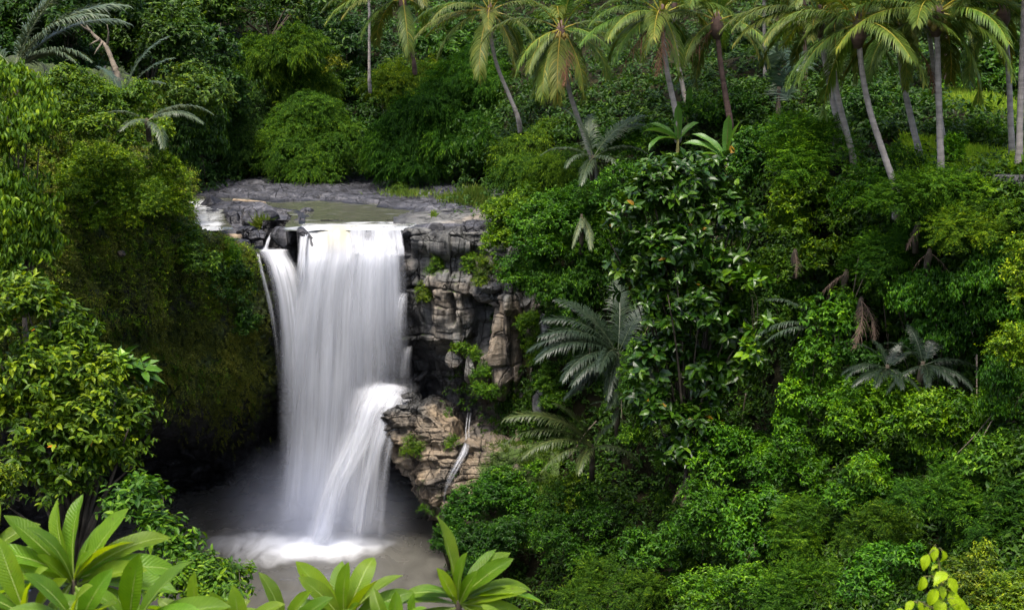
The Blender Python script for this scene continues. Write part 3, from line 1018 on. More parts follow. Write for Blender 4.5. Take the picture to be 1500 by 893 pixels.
low = thing('cascade', 'white lower cascade arching left off the tan rock ledge', 'cascade', at(500, 800, 65.3))
jet_rows = [
    line((540, 553, 67.0), (606, 565, 67.1)),
    line((527, 568, 66.2), (603, 576, 66.1), 5, -3.0),
    line((508, 604, 65.6), (578, 603, 65.3)),
    line((487, 657, 65.3), (548, 656, 65.0)),
    line((461, 722, 65.1), (513, 721, 64.9)),
    line((432, 815, 65.1), (490, 812, 64.9))]
curtain('water_curtain', jet_rows, low, M_FALL, nu=80, amp=0.08, seed=21, left=0.50, right=0.34, top=0.16, foot=0.09)
curtain('water_curtain', shift(jet_rows, 0.3, -3), low, M_FALL, nu=80, amp=0.08, seed=25, left=0.5, right=0.45, top=0.2, foot=0.09, dens=0.9)
for sd_, rows_, dn_ in [
    (26, [line((566, 571, 66.3), (598, 577, 66.3)), line((556, 592, 65.4), (586, 596, 65.2)), line((539, 650, 65.0), (566, 650, 64.8)), line((522, 720, 64.9), (545, 720, 64.7)), line((507, 812, 64.9), (534, 810, 64.7))], 0.86),
    (27, [line((588, 578, 66.3), (608, 580, 66.3)), line((578, 594, 65.3), (597, 598, 65.1)), line((564, 645, 64.8), (579, 648, 64.6)), line((555, 720, 64.6), (569, 720, 64.5)), line((549, 808, 64.6), (563, 806, 64.5))], 0.55)]:
    curtain('water_strand', rows_, low, M_STRAND, nu=50, amp=0.06, seed=sd_, left=0.32, right=0.32, top=0.10, foot=0.10, dens=dn_)
curtain('water_veil', [line((512, 560, 66.4), (608, 572, 66.5)), line((505, 572, 66.0), (602, 580, 65.6)), line((492, 604, 65.4), (590, 602, 65.0)), line((478, 658, 65.1), (576, 650, 64.6)), line((462, 725, 64.9), (568, 720, 64.5)), line((440, 812, 64.9), (564, 806, 64.5))],
        low, M_STRAND, nu=110, amp=0.10, seed=22, left=0.35, right=0.2, top=0.22, foot=0.12, dens=0.56)
curtain('water_apron', [line((530, 540, 67.9), (606, 552, 68.4), 5, 3), line((524, 556, 67.0), (618, 568, 67.8), 5, 2), line((516, 572, 66.3), (606, 580, 66.3), 5, -2), line((506, 600, 65.8), (590, 598, 65.4))], low, M_FALL, nv=40, amp=0.1, seed=23, left=0.35, right=0.35, top=0.6, foot=0.5, dens=0.8)

tri = thing('trickle', 'thin white trickle running down the runnel in the rock ledge', 'trickle', at(650, 745, 61.5))
for sd_, off_, dn_ in ((31, 0, 0.75), (32, 4, 0.5)):
    curtain('water_strand', [line((684 + off_, 604, 66.2), (687 + off_, 604, 66.2)), line((681 + off_, 628, 63.3), (684 + off_, 628, 63.3)), line((680 + off_, 645, 62.0), (685 + off_, 645, 62.0)), line((674 + off_, 660, 61.2), (683 + off_, 661, 61.2)), line((666 + off_, 676, 60.8), (674 + off_, 677, 60.8)), line((655 + off_, 696, 60.6), (663 + off_, 697, 60.6)), line((649, 722, 60.6), (654, 722, 60.6)), line((647, 750, 60.8), (653, 750, 60.8)), line((634, 835, 61.3), (652, 835, 61.3))],
            tri, M_STRAND, nu=24, nv=140, amp=0.10, seed=sd_, left=0.45, right=0.45, foot=0.5, dens=dn_)


def mist():
    """Spray hanging over the foot of the fall: a soft volume."""
    k = NT('spray')
    co = k.coords()
    g = k.n('TexGradient', gradient_type='SPHERICAL')
    k.put(g.inputs[0], k.mapped(co, (1 / 5.6, 1 / 4.0, 1 / 4.6)))
    f = k.math('POWER', g.outputs['Fac'], 1.6)
    f = k.math('MULTIPLY', f, k.ramp(k.noise(co, 0.35, 3), [(0.3, 0.4), (0.7, 1.3)]))
    v = k.n('VolumePrincipled')
    k.put(v.inputs['Color'], (0.74, 0.80, 1.0))
    k.put(v.inputs['Density'], k.math('MULTIPLY', f, 0.42))
    v.inputs['Anisotropy'].default_value = 0.2
    m = k.done(None, v.outputs[0])
    a = np.linspace(0, np.pi, 13)[:, None]
    b = np.linspace(0, 2 * np.pi, 24, endpoint=False)[None]
    V = np.stack([5.6 * np.sin(a) * np.cos(b), 4.0 * np.sin(a) * np.sin(b), 4.6 * np.cos(a) + 0 * b], -1)
    i = np.arange(13 * 24).reshape(13, 24)
    j = np.roll(i, -1, axis=1)
    f4 = np.stack([i[:-1], i[1:], j[1:], j[:-1]], -1).reshape(-1, 4)
    o = link('spray', mesh('spray', V, [f4], m))
    o.location = at(462, 775, 66.2) + np.array([0, 0, 0.4])
    tag(o, 'white spray hanging over the foot of the falls', 'spray', None, 'stuff')


mist()


# ------------------------------------------------------------------ boulders
def boulder(px, py, rx, ry, Y, mat, label, seed, tan=0.1, wet=0.1, cuts=16, name='boulder', group='boulders on the river bed', depth=1.0):
    rg = np.random.default_rng(seed)
    c = at(px, py, Y)
    s = Y / FPX
    n = 46
    a = np.linspace(0.0, np.pi, n)[:, None]
    b = np.linspace(0, 2 * np.pi, 2 * n, endpoint=False)[None]
    D = np.stack([np.sin(a) * np.cos(b), np.sin(a) * np.sin(b), np.cos(a) + 0 * b], -1)
    V = D.copy()
    for _ in range(cuts):
        m = unit(rg.normal(size=3))
        h = rg.uniform(0.62, 0.92)
        t = (V * m).sum(-1)
        V = V - m * (np.maximum(t - h, 0) * 0.9)[..., None]
    V = V * (1 + 0.10 * fbm(D * 2.2 + seed, 3, seed)[..., None] + 0.04 * fbm(D * 7 + seed, 3, seed + 1)[..., None])
    big_ = 1.22 if group == 'boulders on the river bed' else 1.05
    V = V * np.array([rx * s * big_, max(rx, ry) * s * depth, ry * s * big_ * 1.08])
    i = np.arange(n * 2 * n).reshape(n, 2 * n)
    j = np.roll(i, -1, axis=1)
    f = np.stack([i[:-1], i[1:], j[1:], j[:-1]], -1).reshape(-1, 4)
    N = D
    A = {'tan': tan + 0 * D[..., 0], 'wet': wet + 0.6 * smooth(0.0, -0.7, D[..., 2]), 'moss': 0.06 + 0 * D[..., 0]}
    o = link(name, mesh(name, V, [f], mat, True, A))
    o.location = c
    o.rotation_euler = (0, 0, rg.uniform(-0.4, 0.4))
    return tag(o, label, 'boulder' if name == 'boulder' else 'rock', group)


for k_, (px_, py_, rx_, ry_, Y_, tan_, wet_, lab_) in enumerate([
    (311, 304, 22, 15, 79.5, 0.0, 0.55, 'black rounded boulder beside the white riffles, furthest left of the big ones'),
    (343, 308, 17, 12, 78.5, 0.1, 0.35, 'dark grey boulder tucked between the black boulder and the pale hump'),
    (338, 328, 20, 15, 74.5, 0.0, 0.55, 'black angular boulder standing over the tan log'),
    (377, 321, 28, 17, 74.5, 0.22, 0.0, 'broad pale grey boulder with a grass tuft growing at its face'),
    (372, 302, 22, 6, 79.5, 0.2, 0.0, 'long low pale boulder in front of the bamboo pole'),
    (398, 331, 13, 8, 72.6, 0.12, 0.0, 'small flat-topped grey boulder above the little inflow'),
    (378, 345, 13, 8, 71.0, 0.15, 0.1, 'light grey wedge boulder left of the little inflow'),
    (361, 341, 16, 10, 71.8, 0.0, 0.5, 'dark wet rock behind the wedge boulder'),
    (421, 349, 22, 16, 69.9, 0.06, 0.1, 'big grey block at the lip between side fall and main fall'),
    (415, 313, 12, 6, 76.5, 0.1, 0.1, 'low grey rock on the bed behind the flat slabs'),
    (433, 314, 11, 4.5, 76.0, 0.15, 0.0, 'thin grey slab beside the round pebble boulder'),
    (449, 312, 10, 6.5, 75.5, 0.3, 0.0, 'smooth rounded boulder with tan top at the edge of the still water'),
    (422, 326, 17, 7, 73.5, 0.03, 0.2, 'cracked blue-grey slab behind the big lip block'),
    (440, 328, 9, 8, 71.0, 0.05, 0.4, 'dark wet rock against the left edge of the main fall'),
    (300, 322, 12, 6, 77.0, 0.0, 0.7, 'wet black rock half drowned in the white riffles'),
    (349, 357, 18, 6, 70.0, 0.05, 0.4, 'dark rock shelf under the tan log'),
    (405, 372, 24, 8, 70.4, 0.0, 0.8, 'black wet step under the side fall'),
]):
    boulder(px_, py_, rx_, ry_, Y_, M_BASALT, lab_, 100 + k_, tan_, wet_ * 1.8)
for k_, (px_, py_, rx_, ry_, Y_, tan_, lab_) in enumerate([
    (662, 268 + 36, 16, 5, 78.0, 0.1, 'flat grey rock on the far side of the still water'),
    (600, 303, 20, 4, 80.5, 0.05, 'long grey slab at the far edge of the still water'),
    (640, 310, 18, 5, 76.5, 0.12, 'grey slab near the grass tufts right of the water'),
    (560, 293, 24, 4, 83.5, 0.0, 'blue-grey slab in the middle of the far rock bank'),
    (480, 289, 26, 4, 85.0, 0.0, 'blue-grey slab below the round bamboo clump'),
    (420, 287, 20, 4, 86.0, 0.0, 'dark slab at the left end of the far rock bank'),
    (348, 281, 22, 5, 86.5, 0.0, 'dark lumpy rock under the shaded bank'),
    (700, 298, 14, 5, 79.0, 0.2, 'tan-grey rock under the grass at the right bank'),
]):
    boulder(px_, py_, rx_, ry_, Y_, M_BASALT, lab_, 200 + k_, tan_, 0.1)
for k_, (px_, py_, rx_, ry_, Y_, tan_, wet_, lab_) in enumerate([
    (665, 528, 14, 14, 65.3, 0.35, 0.0, 'pale block jutting under the grey columns of the rock face'),
    (688, 540, 10, 20, 64.8, 0.25, 0.1, 'grey knob of rock under the dark cleft'),
    (596, 580, 10, 5, 65.2, 0.2, 0.8, 'wet black stone where the cascade leaves the ledge'),
    (720, 664, 9, 7, 61.8, 0.1, 0.5, 'dark rounded stone lying on the ledge'),
    (790, 592, 10, 22, 62.2, 0.1, 0.1, 'pale grey rock poking out of ferns right of the brown pillar'),
    (797, 478, 7, 18, 62.2, 0.1, 0.0, 'pale upright rock under the draped bush'),
    (178, 371, 6, 5, 57.8, 0.9, 0.45, 'small square brown stone sticking out of the mossy cliff'),
    (719, 420, 18, 8, 64.3, 0.0, 0.15, 'light grey cap rock on top of the brown pillar'),
]):
    boulder(px_, py_, rx_, ry_, Y_, M_ROCK, lab_, 300 + k_, tan_, wet_, group='loose rocks on the cliff')


def log_thing(name, label, cat, pts, r, mat, taper=0.8):
    P = catmull(np.array([at(*p) for p in pts]), 24)
    base = P[len(P) // 2]
    V, F = tube(P - base, np.linspace(r, r * taper, 24), 12, 0.12, 3)
    o = link(name, mesh(name, V, F, mat))
    o.location = base
    return tag(o, label, cat)


log_thing('tree_log', 'thick tan log lying across the rocks above the leafy cliff edge', 'log', [(286, 349, 71.2), (315, 349, 71.2), (353, 351, 71.0)], 0.28, M_PALEWOOD, 0.95)
log_thing('tree_log', 'short brown log stub beside the white riffles', 'log', [(312, 337, 73.5), (323, 336, 73.5)], 0.16, M_PALEWOOD, 0.95)
log_thing('bamboo_pole', 'long pale bamboo pole lying on the dark rocks', 'pole', [(342, 293.5, 81.5), (365, 295, 81.0), (389, 297.5, 80.5)], 0.10, M_PALEWOOD, 0.8)

# ------------------------------------------------------------------ leaves
TPL = {
    # (t along the leaf, s across -1..1, rise across), faces as triangles
    'lo': (np.array([(0, 0), (0.45, -1), (1, 0), (0.45, 1)], float), np.array([(0, 2, 1), (0, 3, 2)])),
    'mid': (np.array([(0, 0), (0.5, 0), (1, 0), (0.26, -0.86), (0.66, -0.78), (0.26, 0.86), (0.66, 0.78)], float),
            np.array([(0, 1, 3), (3, 1, 4), (4, 1, 2), (0, 5, 1), (5, 6, 1), (6, 2, 1)])),
}


def leaf_geo(P, D, N, L, Wd, tint, tpl='lo', fold=0.35, bend=0.25):
    """Arrays of leaves: foot, direction, face normal, length, width."""
    T, F = TPL[tpl]
    S = unit(np.cross(D, N))
    N = np.cross(S, D)
    t, s = T[:, 0], T[:, 1]
    n, m = len(P), len(T)
    L, Wd = L[:, None, None], Wd[:, None, None]
    V = (P[:, None] + D[:, None] * (t[None, :, None] * L) + S[:, None] * (s[None, :, None] * Wd * 0.5)
         + N[:, None] * (np.abs(s)[None, :, None] * Wd * 0.5 * fold - (t ** 2)[None, :, None] * L * bend))
    FF = (F[None] + (np.arange(n) * m)[:, None, None]).reshape(-1, 3)
    return V.reshape(-1, 3), FF, np.repeat(tint, m)


KIND = {
    # m leaves per sprig, sprig length, leaf length and width, spread, droop
    'broad': dict(m=6, sl=0.34, L=0.235, W=0.115, fwd=0.45, out=1.0, ld=0.25, sd=0.15, tpl='mid', mat=M_LEAF),
    'small': dict(m=7, sl=0.26, L=0.135, W=0.066, fwd=0.5, out=1.0, ld=0.15, sd=0.12, tpl='lo', mat=M_LEAF),
    'tiny': dict(m=9, sl=0.24, L=0.085, W=0.045, fwd=0.5, out=1.0, ld=0.1, sd=0.15, tpl='lo', mat=M_LEAF),
    'feather': dict(m=16, sl=0.55, L=0.15, W=0.038, fwd=0.55, out=1.0, ld=0.12, sd=0.30, tpl='lo', mat=M_SOFT, flat=True),
    'bamboo': dict(m=11, sl=0.75, L=0.29, W=0.046, fwd=0.9, out=0.75, ld=0.75, sd=0.55, tpl='lo', mat=M_SOFT),
    'weep': dict(m=10, sl=0.60, L=0.18, W=0.050, fwd=0.7, out=0.8, ld=0.65, sd=0.55, tpl='lo', mat=M_SOFT),
    'big': dict(m=7, sl=0.34, L=0.44, W=0.25, fwd=0.45, out=1.0, ld=0.05, no=1.1, sd=0.05, tpl='mid', mat=M_GLOSS),
    'hang': dict(m=6, sl=0.40, L=0.25, W=0.105, fwd=0.25, out=0.75, ld=0.95, sd=0.35, tpl='mid', mat=M_LEAF),
}


def sprigs(P, D, kind, rg, scale=None, tint0=None, young=0.25, spread=0.16):
    """Leaves set along short shoots that start at P and point along D."""
    k = KIND[kind]
    n, m = len(P), k['m']
    sc = np.ones(n) if scale is None else scale
    s = (np.arange(m) + 0.8) / m
    Z = np.array([0, 0, 1.0])
    S = unit(np.cross(D, Z + 0.15 * rg.normal(size=(n, 3))))
    T = np.cross(S, D)
    if k.get('flat'):
        sg = np.where(np.arange(m) % 2, 1.0, -1.0)
        side = S[:, None] * sg[None, :, None]
    else:
        a = np.arange(m)[None] * 2.4 + rg.uniform(0, 6.28, (n, 1))
        side = S[:, None] * np.cos(a)[..., None] + T[:, None] * (0.55 * np.sin(a))[..., None]
    sl = k['sl'] * sc[:, None]
    Q = P[:, None] + D[:, None] * (sl * s[None])[..., None]
    Q[..., 2] -= k['sd'] * sl * s[None] ** 2
    DD = D[:, None] * k['fwd'] + side * k['out'] + rg.normal(size=(n, m, 3)) * 0.22
    DD[..., 2] -= k['ld'] + k['sd'] * 0.6 * s[None]
    DD = unit(DD)
    NN = unit(Z + k.get('no', 0.45) * D[:, None] + rg.normal(size=(n, m, 3)) * 0.33)
    L = k['L'] * sc[:, None] * rg.uniform(0.65, 1.2, (n, m)) * (1.08 - 0.35 * s[None])
    Wd = L * k['W'] / k['L'] * rg.uniform(0.85, 1.15, (n, m))
    t0 = np.full(n, 0.4) if tint0 is None else tint0
    tint = t0[:, None] + spread * rg.normal(size=(n, m)) + young * np.maximum(s[None] - 0.55, 0) / 0.45 * rg.uniform(0, 1, (n, 1))
    tint = np.clip(tint, 0, 0.95)
    return leaf_geo(Q.reshape(-1, 3), DD.reshape(-1, 3), NN.reshape(-1, 3), L.ravel(), Wd.ravel(), tint.ravel(), k['tpl'])


def crown(lobes, kind, rg, cover=3.0, tint=0.42, young=0.3, scale=1.0, sub=10, sub_r=(0.24, 0.60), low=-0.55, rare=0.0, up=0.3):
    """Foliage on clusters of small billows round each lobe; lobes: (centre, radii)."""
    k = KIND[kind]
    area1 = k['m'] * k['L'] * k['W'] * 0.55 * scale * scale
    PP, DD, TT = [], [], []
    for c, r in lobes:
        c, r = np.asarray(c, float), np.asarray(r, float)
        big = float(np.prod(r) ** (1 / 3))
        ns = int(np.clip(sub * (big / 1.5) ** 1.1, 6, 46))
        u = rg.normal(size=(ns, 3))
        u[:, 2] = np.abs(u[:, 2]) * 0.9 - 0.45 * rg.uniform(0, 1, ns)
        u = unit(u)
        rr = rg.uniform(*sub_r, ns) * (9.0 / max(ns, 9)) ** 0.35
        cs = c + u * r * (1 - rr[:, None] * 0.8)
        cs = np.vstack([cs, c[None]])
        rs = np.vstack([r[None] * rr[:, None], r[None] * 0.72])
        tl = np.concatenate([rg.normal(0, 0.10, ns), [-0.15]])
        for q, (cc, r2, t2) in enumerate(zip(cs, rs, tl)):
            ar = 4 * np.pi * float(np.prod(r2) ** (2 / 3)) * 0.75
            n = int(ar * cover / area1 * (1.0 if q < ns else 0.35)) + 6
            v = unit(rg.normal(size=(n, 3)))
            v = v[v[:, 2] > low]
            w = 1 - 0.45 * rg.uniform(0, 1, len(v)) ** 2
            out = rg.uniform(size=len(v)) < (0.10 if kind in ('weep', 'bamboo') else 0.06)
            w = np.where(out, rg.uniform(1.05, 1.3, len(v)), w)
            p = cc + v * r2 * w[:, None]
            p = p + 0.30 * big * np.stack([fbm(p / (0.7 * big) + 31.7 * z_, 2, 60 + z_) for z_ in range(3)], -1)
            f = fbm(p / (0.28 * big + 0.25), 2, 5)
            keep = f > -0.28
            p, v = p[keep], v[keep]
            d = unit(v / r2 * big * 0.6 + np.array([0, 0, up]) + 0.35 * rg.normal(size=v.shape))
            PP.append(p)
            DD.append(d)
            TT.append(tint + t2 + 0.10 * f[keep])
    P, D, T = np.vstack(PP), np.vstack(DD), np.concatenate(TT)
    V, F, A = sprigs(P, D, kind, rg, scale * rg.uniform(0.75, 1.2, len(P)), T, young)
    if rare:
        m = len(TPL[k['tpl']][0])
        hit = np.repeat(rg.uniform(size=len(V) // m) < rare, m)
        A = np.where(hit, 1.0, A)
    return V, F, A


def branch_set(base, lobes, rg, r0):
    """Stem from base with a limb into every lobe."""
    base = np.asarray(base, float)
    parts = []
    cen = np.mean([c for c, _ in lobes], axis=0)
    fork = base * 0.55 + cen * 0.45
    parts.append(tube(catmull(np.array([base, base * 0.6 + fork * 0.4 + rg.normal(size=3) * 0.08, fork]), 8), np.linspace(r0, r0 * 0.7, 8), 8, 0.12))
    for c, r in lobes:
        for _ in range(3):
            e = np.asarray(c) + rg.normal(size=3) * np.asarray(r) * 0.45
            mid = fork * 0.5 + e * 0.5 + np.array([0, 0, 0.12]) * np.linalg.norm(e - fork) + rg.normal(size=3) * 0.1
            parts.append(tube(catmull(np.array([fork, mid, e]), 8), np.linspace(r0 * 0.55, r0 * 0.12, 8), 5))
    return merge(parts)


N_PLANT = [0]


def shrub(name, label, cat, lobes_px, Y, kind, color=(1, 1, 1), group=None, depth=0.85, stem=None, **kw):
    """lobes_px: (px, py, rx, ry[, dY]) ovals of the photograph, given a real place at distance Y."""
    N_PLANT[0] += 1
    rg = np.random.default_rng(1000 + N_PLANT[0])
    lobes = []
    for lp in lobes_px:
        px, py, rx, ry = lp[:4]
        y = Y + (lp[4] if len(lp) > 4 else 0)
        s = y / FPX
        lobes.append((at(px, py, y), np.array([rx * s, 0.5 * (rx + ry) * s * depth, ry * s])))
    zb = min(c[2] - r[2] for c, r in lobes)
    cm = np.mean([c for c, _ in lobes], axis=0)
    low_ = min(c[2] for c, r in lobes)
    base = np.array([cm[0], cm[1] + 0.5 * max(r[1] for _, r in lobes), (zb - (0.3 if stem is None else stem)) if 'tree' in name or 'bamboo' in name else low_ - 0.3 * (low_ - zb)])
    t = thing(name, label, cat, base, group)
    V, F, A = crown(lobes, kind, rg, **kw)
    link('foliage', mesh('foliage', V - base, [F], KIND[kind]['mat'], False, {'tint': A}), t, color)
    size = max(r[2] for _, r in lobes)
    V, F = branch_set(base, lobes, rg, (0.05 + 0.05 * size) if 'tree' in name else (0.02 + 0.015 * size))
    link('trunk' if 'tree' in name else 'stem', mesh('stem', V - base, F, M_BARK), t)
    return t


# ------------------------------------------------------------------ creeping cover on the slopes
def cover(name, slope, n, kind, box, color=(1, 1, 1), rg=None, tint=0.35, tfun=None, keep=None, scale=1.0, hang=0.2, lift=0.05, label=None, young=0.25, mat=None, cat=None, lump=0.0):
    rg = rg or np.random.default_rng(n)
    px = rg.uniform(box[0], box[2], n)
    py = rg.uniform(box[1], box[3], n)
    if keep is not None:
        k = keep(px, py) > rg.uniform(size=n)
        px, py = px[k], py[k]
    P, N = slope.sample(px, py)
    f = fbm(P / 1.1, 3, 77)
    g = fbm(P / 0.35, 2, 78)
    ok = (0.8 * f + 0.5 * g) > -0.30
    P, N, px, py, f = P[ok], N[ok], px[ok], py[ok], f[ok]
    P = P + N * (lift + lump * np.maximum(f + 0.2, 0) * rg.uniform(0.3, 1, len(P)))[:, None]
    D = unit(N * 0.9 + np.array([0, 0, 0.25 - hang]) + 0.5 * rg.normal(size=N.shape))
    T = tint + 0.22 * f + (tfun(px, py) if tfun else 0)
    V, F, A = sprigs(P, D, kind, rg, scale * rg.uniform(0.7, 1.25, len(P)), T, young)
    o = link(name, mesh(name, V, [F], mat or KIND[kind]['mat'], False, {'tint': A}), None, color)
    return tag(o, label, cat, None, 'stuff')


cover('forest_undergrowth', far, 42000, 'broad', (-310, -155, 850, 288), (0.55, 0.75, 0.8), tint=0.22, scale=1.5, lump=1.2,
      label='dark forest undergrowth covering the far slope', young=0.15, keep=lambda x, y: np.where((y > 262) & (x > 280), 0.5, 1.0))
cover('hillside_vines', palm_hill, 52000, 'broad', (660, 150, 1755, 1065), (0.66, 0.84, 0.5), tint=0.30, scale=0.95, lump=0.5,
      label='creeping vines covering the steep slope under the palms', keep=lambda x, y: (1 - 0.9 * smooth(1300, 1330, x) * smooth(275, 235, y)) * np.where((x < 735) & (y < 690), 0.25, 1))
cover('hillside_undergrowth', palm_hill, 26000, 'broad', (735, -155, 1755, 215), (0.65, 0.8, 0.7), tint=0.25, scale=1.2, lump=1.0,
      label='dark undergrowth between the palm trunks', keep=lambda x, y: 1 - 0.95 * smooth(1370, 1400, x) * smooth(132, 142, y) * smooth(200, 180, y))
cover('cliff_ivy', left, 62000, 'tiny', (-260, 130, 400, 660), (1, 1, 1), tint=0.42, hang=1.1, lump=0.45, scale=1.25, mat=M_OLIVE,
      label='fine olive creepers hanging over the mossy cliff', young=0.3,
      keep=lambda x, y: smooth(655, 510, y + 14 * np.sin(x / 9) + 22 * np.sin(x / 31) + 10 * np.sin(x / 4)) * (1 - 0.8 * np.exp(-((x - 150) / 60) ** 2 - ((y - 455) / 28) ** 2)) * np.where(x > 372, 0.25, 1) * np.where(y < np.interp(x, [180, 262, 285, 345, 400], [100, 190, 335, 355, 372]), 0, 1),
      tfun=lambda x, y: 0.35 * vnoise(np.stack([x / 22.0, y / 40.0, 0 * x], -1), 91) + 0.20 * smooth(490, 520, y) - 0.12 * np.exp(-((x - 180) / 120) ** 2 - ((y - 430) / 50) ** 2))
cover('cliff_creepers', left, 20000, 'small', (-260, 120, 372, 470), (1.7, 1.65, 0.65), tint=0.46, hang=0.5, lump=0.6,
      label='green leafy creepers on the upper part of the mossy cliff',
      keep=lambda x, y: (1 - smooth(180, 470, y - 0.30 * x)) * np.where(y < np.interp(x, [180, 262, 285, 345, 400], [100, 190, 335, 355, 372]), 0, 1) + 0.8 * smooth(270, 300, x) * smooth(470, 380, y) * smooth(350, 372, y))

cover('cliff_ferns', left, 5200, 'hang', (-200, 330, 385, 620), (1.25, 1.3, 0.6), tint=0.34, hang=0.9, lump=0.5, scale=0.72,
      label='clumps of hanging ferns and creepers on the mossy cliff face',
      keep=lambda x, y: smooth(0.0, 0.35, fbm(np.stack([x / 45.0, y / 60.0, 0 * x], -1), 3, 92)) * smooth(625, 560, y) * np.where(y < np.interp(x, [180, 262, 285, 345, 400], [100, 190, 335, 355, 372]), 0, 1))

# ------------------------------------------------------------------ palms
def frond_mesh(name, L, e0, curl, nl, lw, ll, seed, mats, droop=0.5, splay=0.62, tint=0.5, first=0.14, tipw=0.35, ragged=0.12, vee=0.25, stalk=0.035):
    """A feather frond in its own axes: x outwards, z up. e0 start elevation, curl total bend (radians)."""
    rg = np.random.default_rng(seed)
    n = 40
    s = np.linspace(0, 1, n)
    ang = e0 - curl * s ** 1.35
    step = L / (n - 1)
    R_ = np.stack([np.concatenate([[0], np.cumsum(np.cos(ang[:-1]) * step)]), 0.10 * L * rg.normal() * s ** 2, np.concatenate([[0], np.cumsum(np.sin(ang[:-1]) * step)])], -1)
    V0, F0 = tube(R_, stalk * (1 - 0.85 * s) * (L / 4.0) + 0.004, 5)
    T = unit(np.gradient(R_, axis=0))
    Vs, Fq, At = [V0], list(F0), [np.full(len(V0), 0.95)]
    o = len(V0)
    sl = np.linspace(first, 0.995, nl)
    for sd in (-1.0, 1.0):
        ss = np.clip(sl + rg.normal(size=nl) * 0.3 / nl, 0, 0.999)
        P = np.stack([np.interp(ss, s, R_[:, k]) for k in range(3)], -1)
        D0 = unit(np.stack([np.interp(ss, s, T[:, k]) for k in range(3)], -1))
        up = unit(np.cross(np.cross(D0, np.array([0, 0, 1.0])), D0) + np.array([0, 0, 1e-3]))
        side = np.cross(D0, up) * sd
        prof = np.interp(ss, [0, 0.12, 0.45, 0.8, 1.0], [0.45, 0.75, 1.0, 0.75, tipw])
        ln = ll * prof * (1 + ragged * rg.normal(size=nl))
        ln = np.where(rg.uniform(size=nl) < ragged * 0.6, ln * 0.45, ln)
        a = splay * (1 - 0.45 * ss)
        D = unit(side * np.sin(a + 0.35)[:, None] + D0 * np.cos(a + 0.35)[:, None] + up * vee + rg.normal(size=(nl, 3)) * 0.07)
        pts = [P]
        d = D.copy()
        K = 5
        for q in range(K):
            d = unit(d + np.array([0, 0, -1.0]) * droop * (0.35 + 0.35 * q) * 0.55 * rg.uniform(0.75, 1.25, (nl, 1)))
            pts.append(pts[-1] + d * (ln / K)[:, None])
        C = np.stack(pts, 1)                                       # (nl, K+1, 3)
        tang = unit(np.gradient(C, axis=1))
        wv = unit(np.cross(tang, side[:, None] * 0.3 + up[:, None] + 1e-4))
        wp = np.interp(np.linspace(0, 1, K + 1), [0, 0.15, 0.5, 1], [0.5, 1, 0.85, 0.06])
        A_ = C + wv * (lw * 0.5 * wp)[None, :, None]
        B_ = C - wv * (lw * 0.5 * wp)[None, :, None]
        VV = np.stack([A_, B_], 2).reshape(nl, (K + 1) * 2, 3)
        f = []
        for q in range(K):
            f.append([2 * q, 2 * q + 1, 2 * q + 3, 2 * q + 2])
        f = np.array(f)
        FF = (f[None] + (np.arange(nl) * (K + 1) * 2)[:, None, None]).reshape(-1, 4) + o
        t = np.clip(tint + 0.13 * rg.normal(size=nl) - 0.15 * (1 - ss), 0, 1)
        Vs.append(VV.reshape(-1, 3))
        Fq.append(FF)
        At.append(np.repeat(t, (K + 1) * 2))
        o += nl * (K + 1) * 2
    nrach = sum(len(f) for f in F0)
    ntot = sum(len(f) for f in Fq)
    mi = np.zeros(ntot, np.int32)
    return mesh(name, np.vstack(Vs), Fq, mats, False, {'tint': np.concatenate(At)}, None, mi)


ELEV = [1.25, 0.95, 0.65, 0.35, 0.05, -0.35, -0.75]
COCO = {}
for q_, e_ in enumerate(ELEV):
    for r_ in range(2):
        COCO[q_, r_] = frond_mesh('frond', 3.9 if e_ > 0 else 3.4, e_ + 0.12 * r_, (1.25 + 0.3 * r_) if e_ > 0.2 else (0.95 + 0.25 * r_), 78, 0.055, 0.85, 500 + q_ * 2 + r_, [M_FROND],
                                  droop=0.42 + 0.16 * q_ / 6, tint=0.40 + 0.03 * q_ + 0.1 * r_)
DRYF = frond_mesh('frond', 2.9, -0.5, 0.9, 44, 0.032, 0.6, 590, [M_DRY], droop=0.9, ragged=0.5)


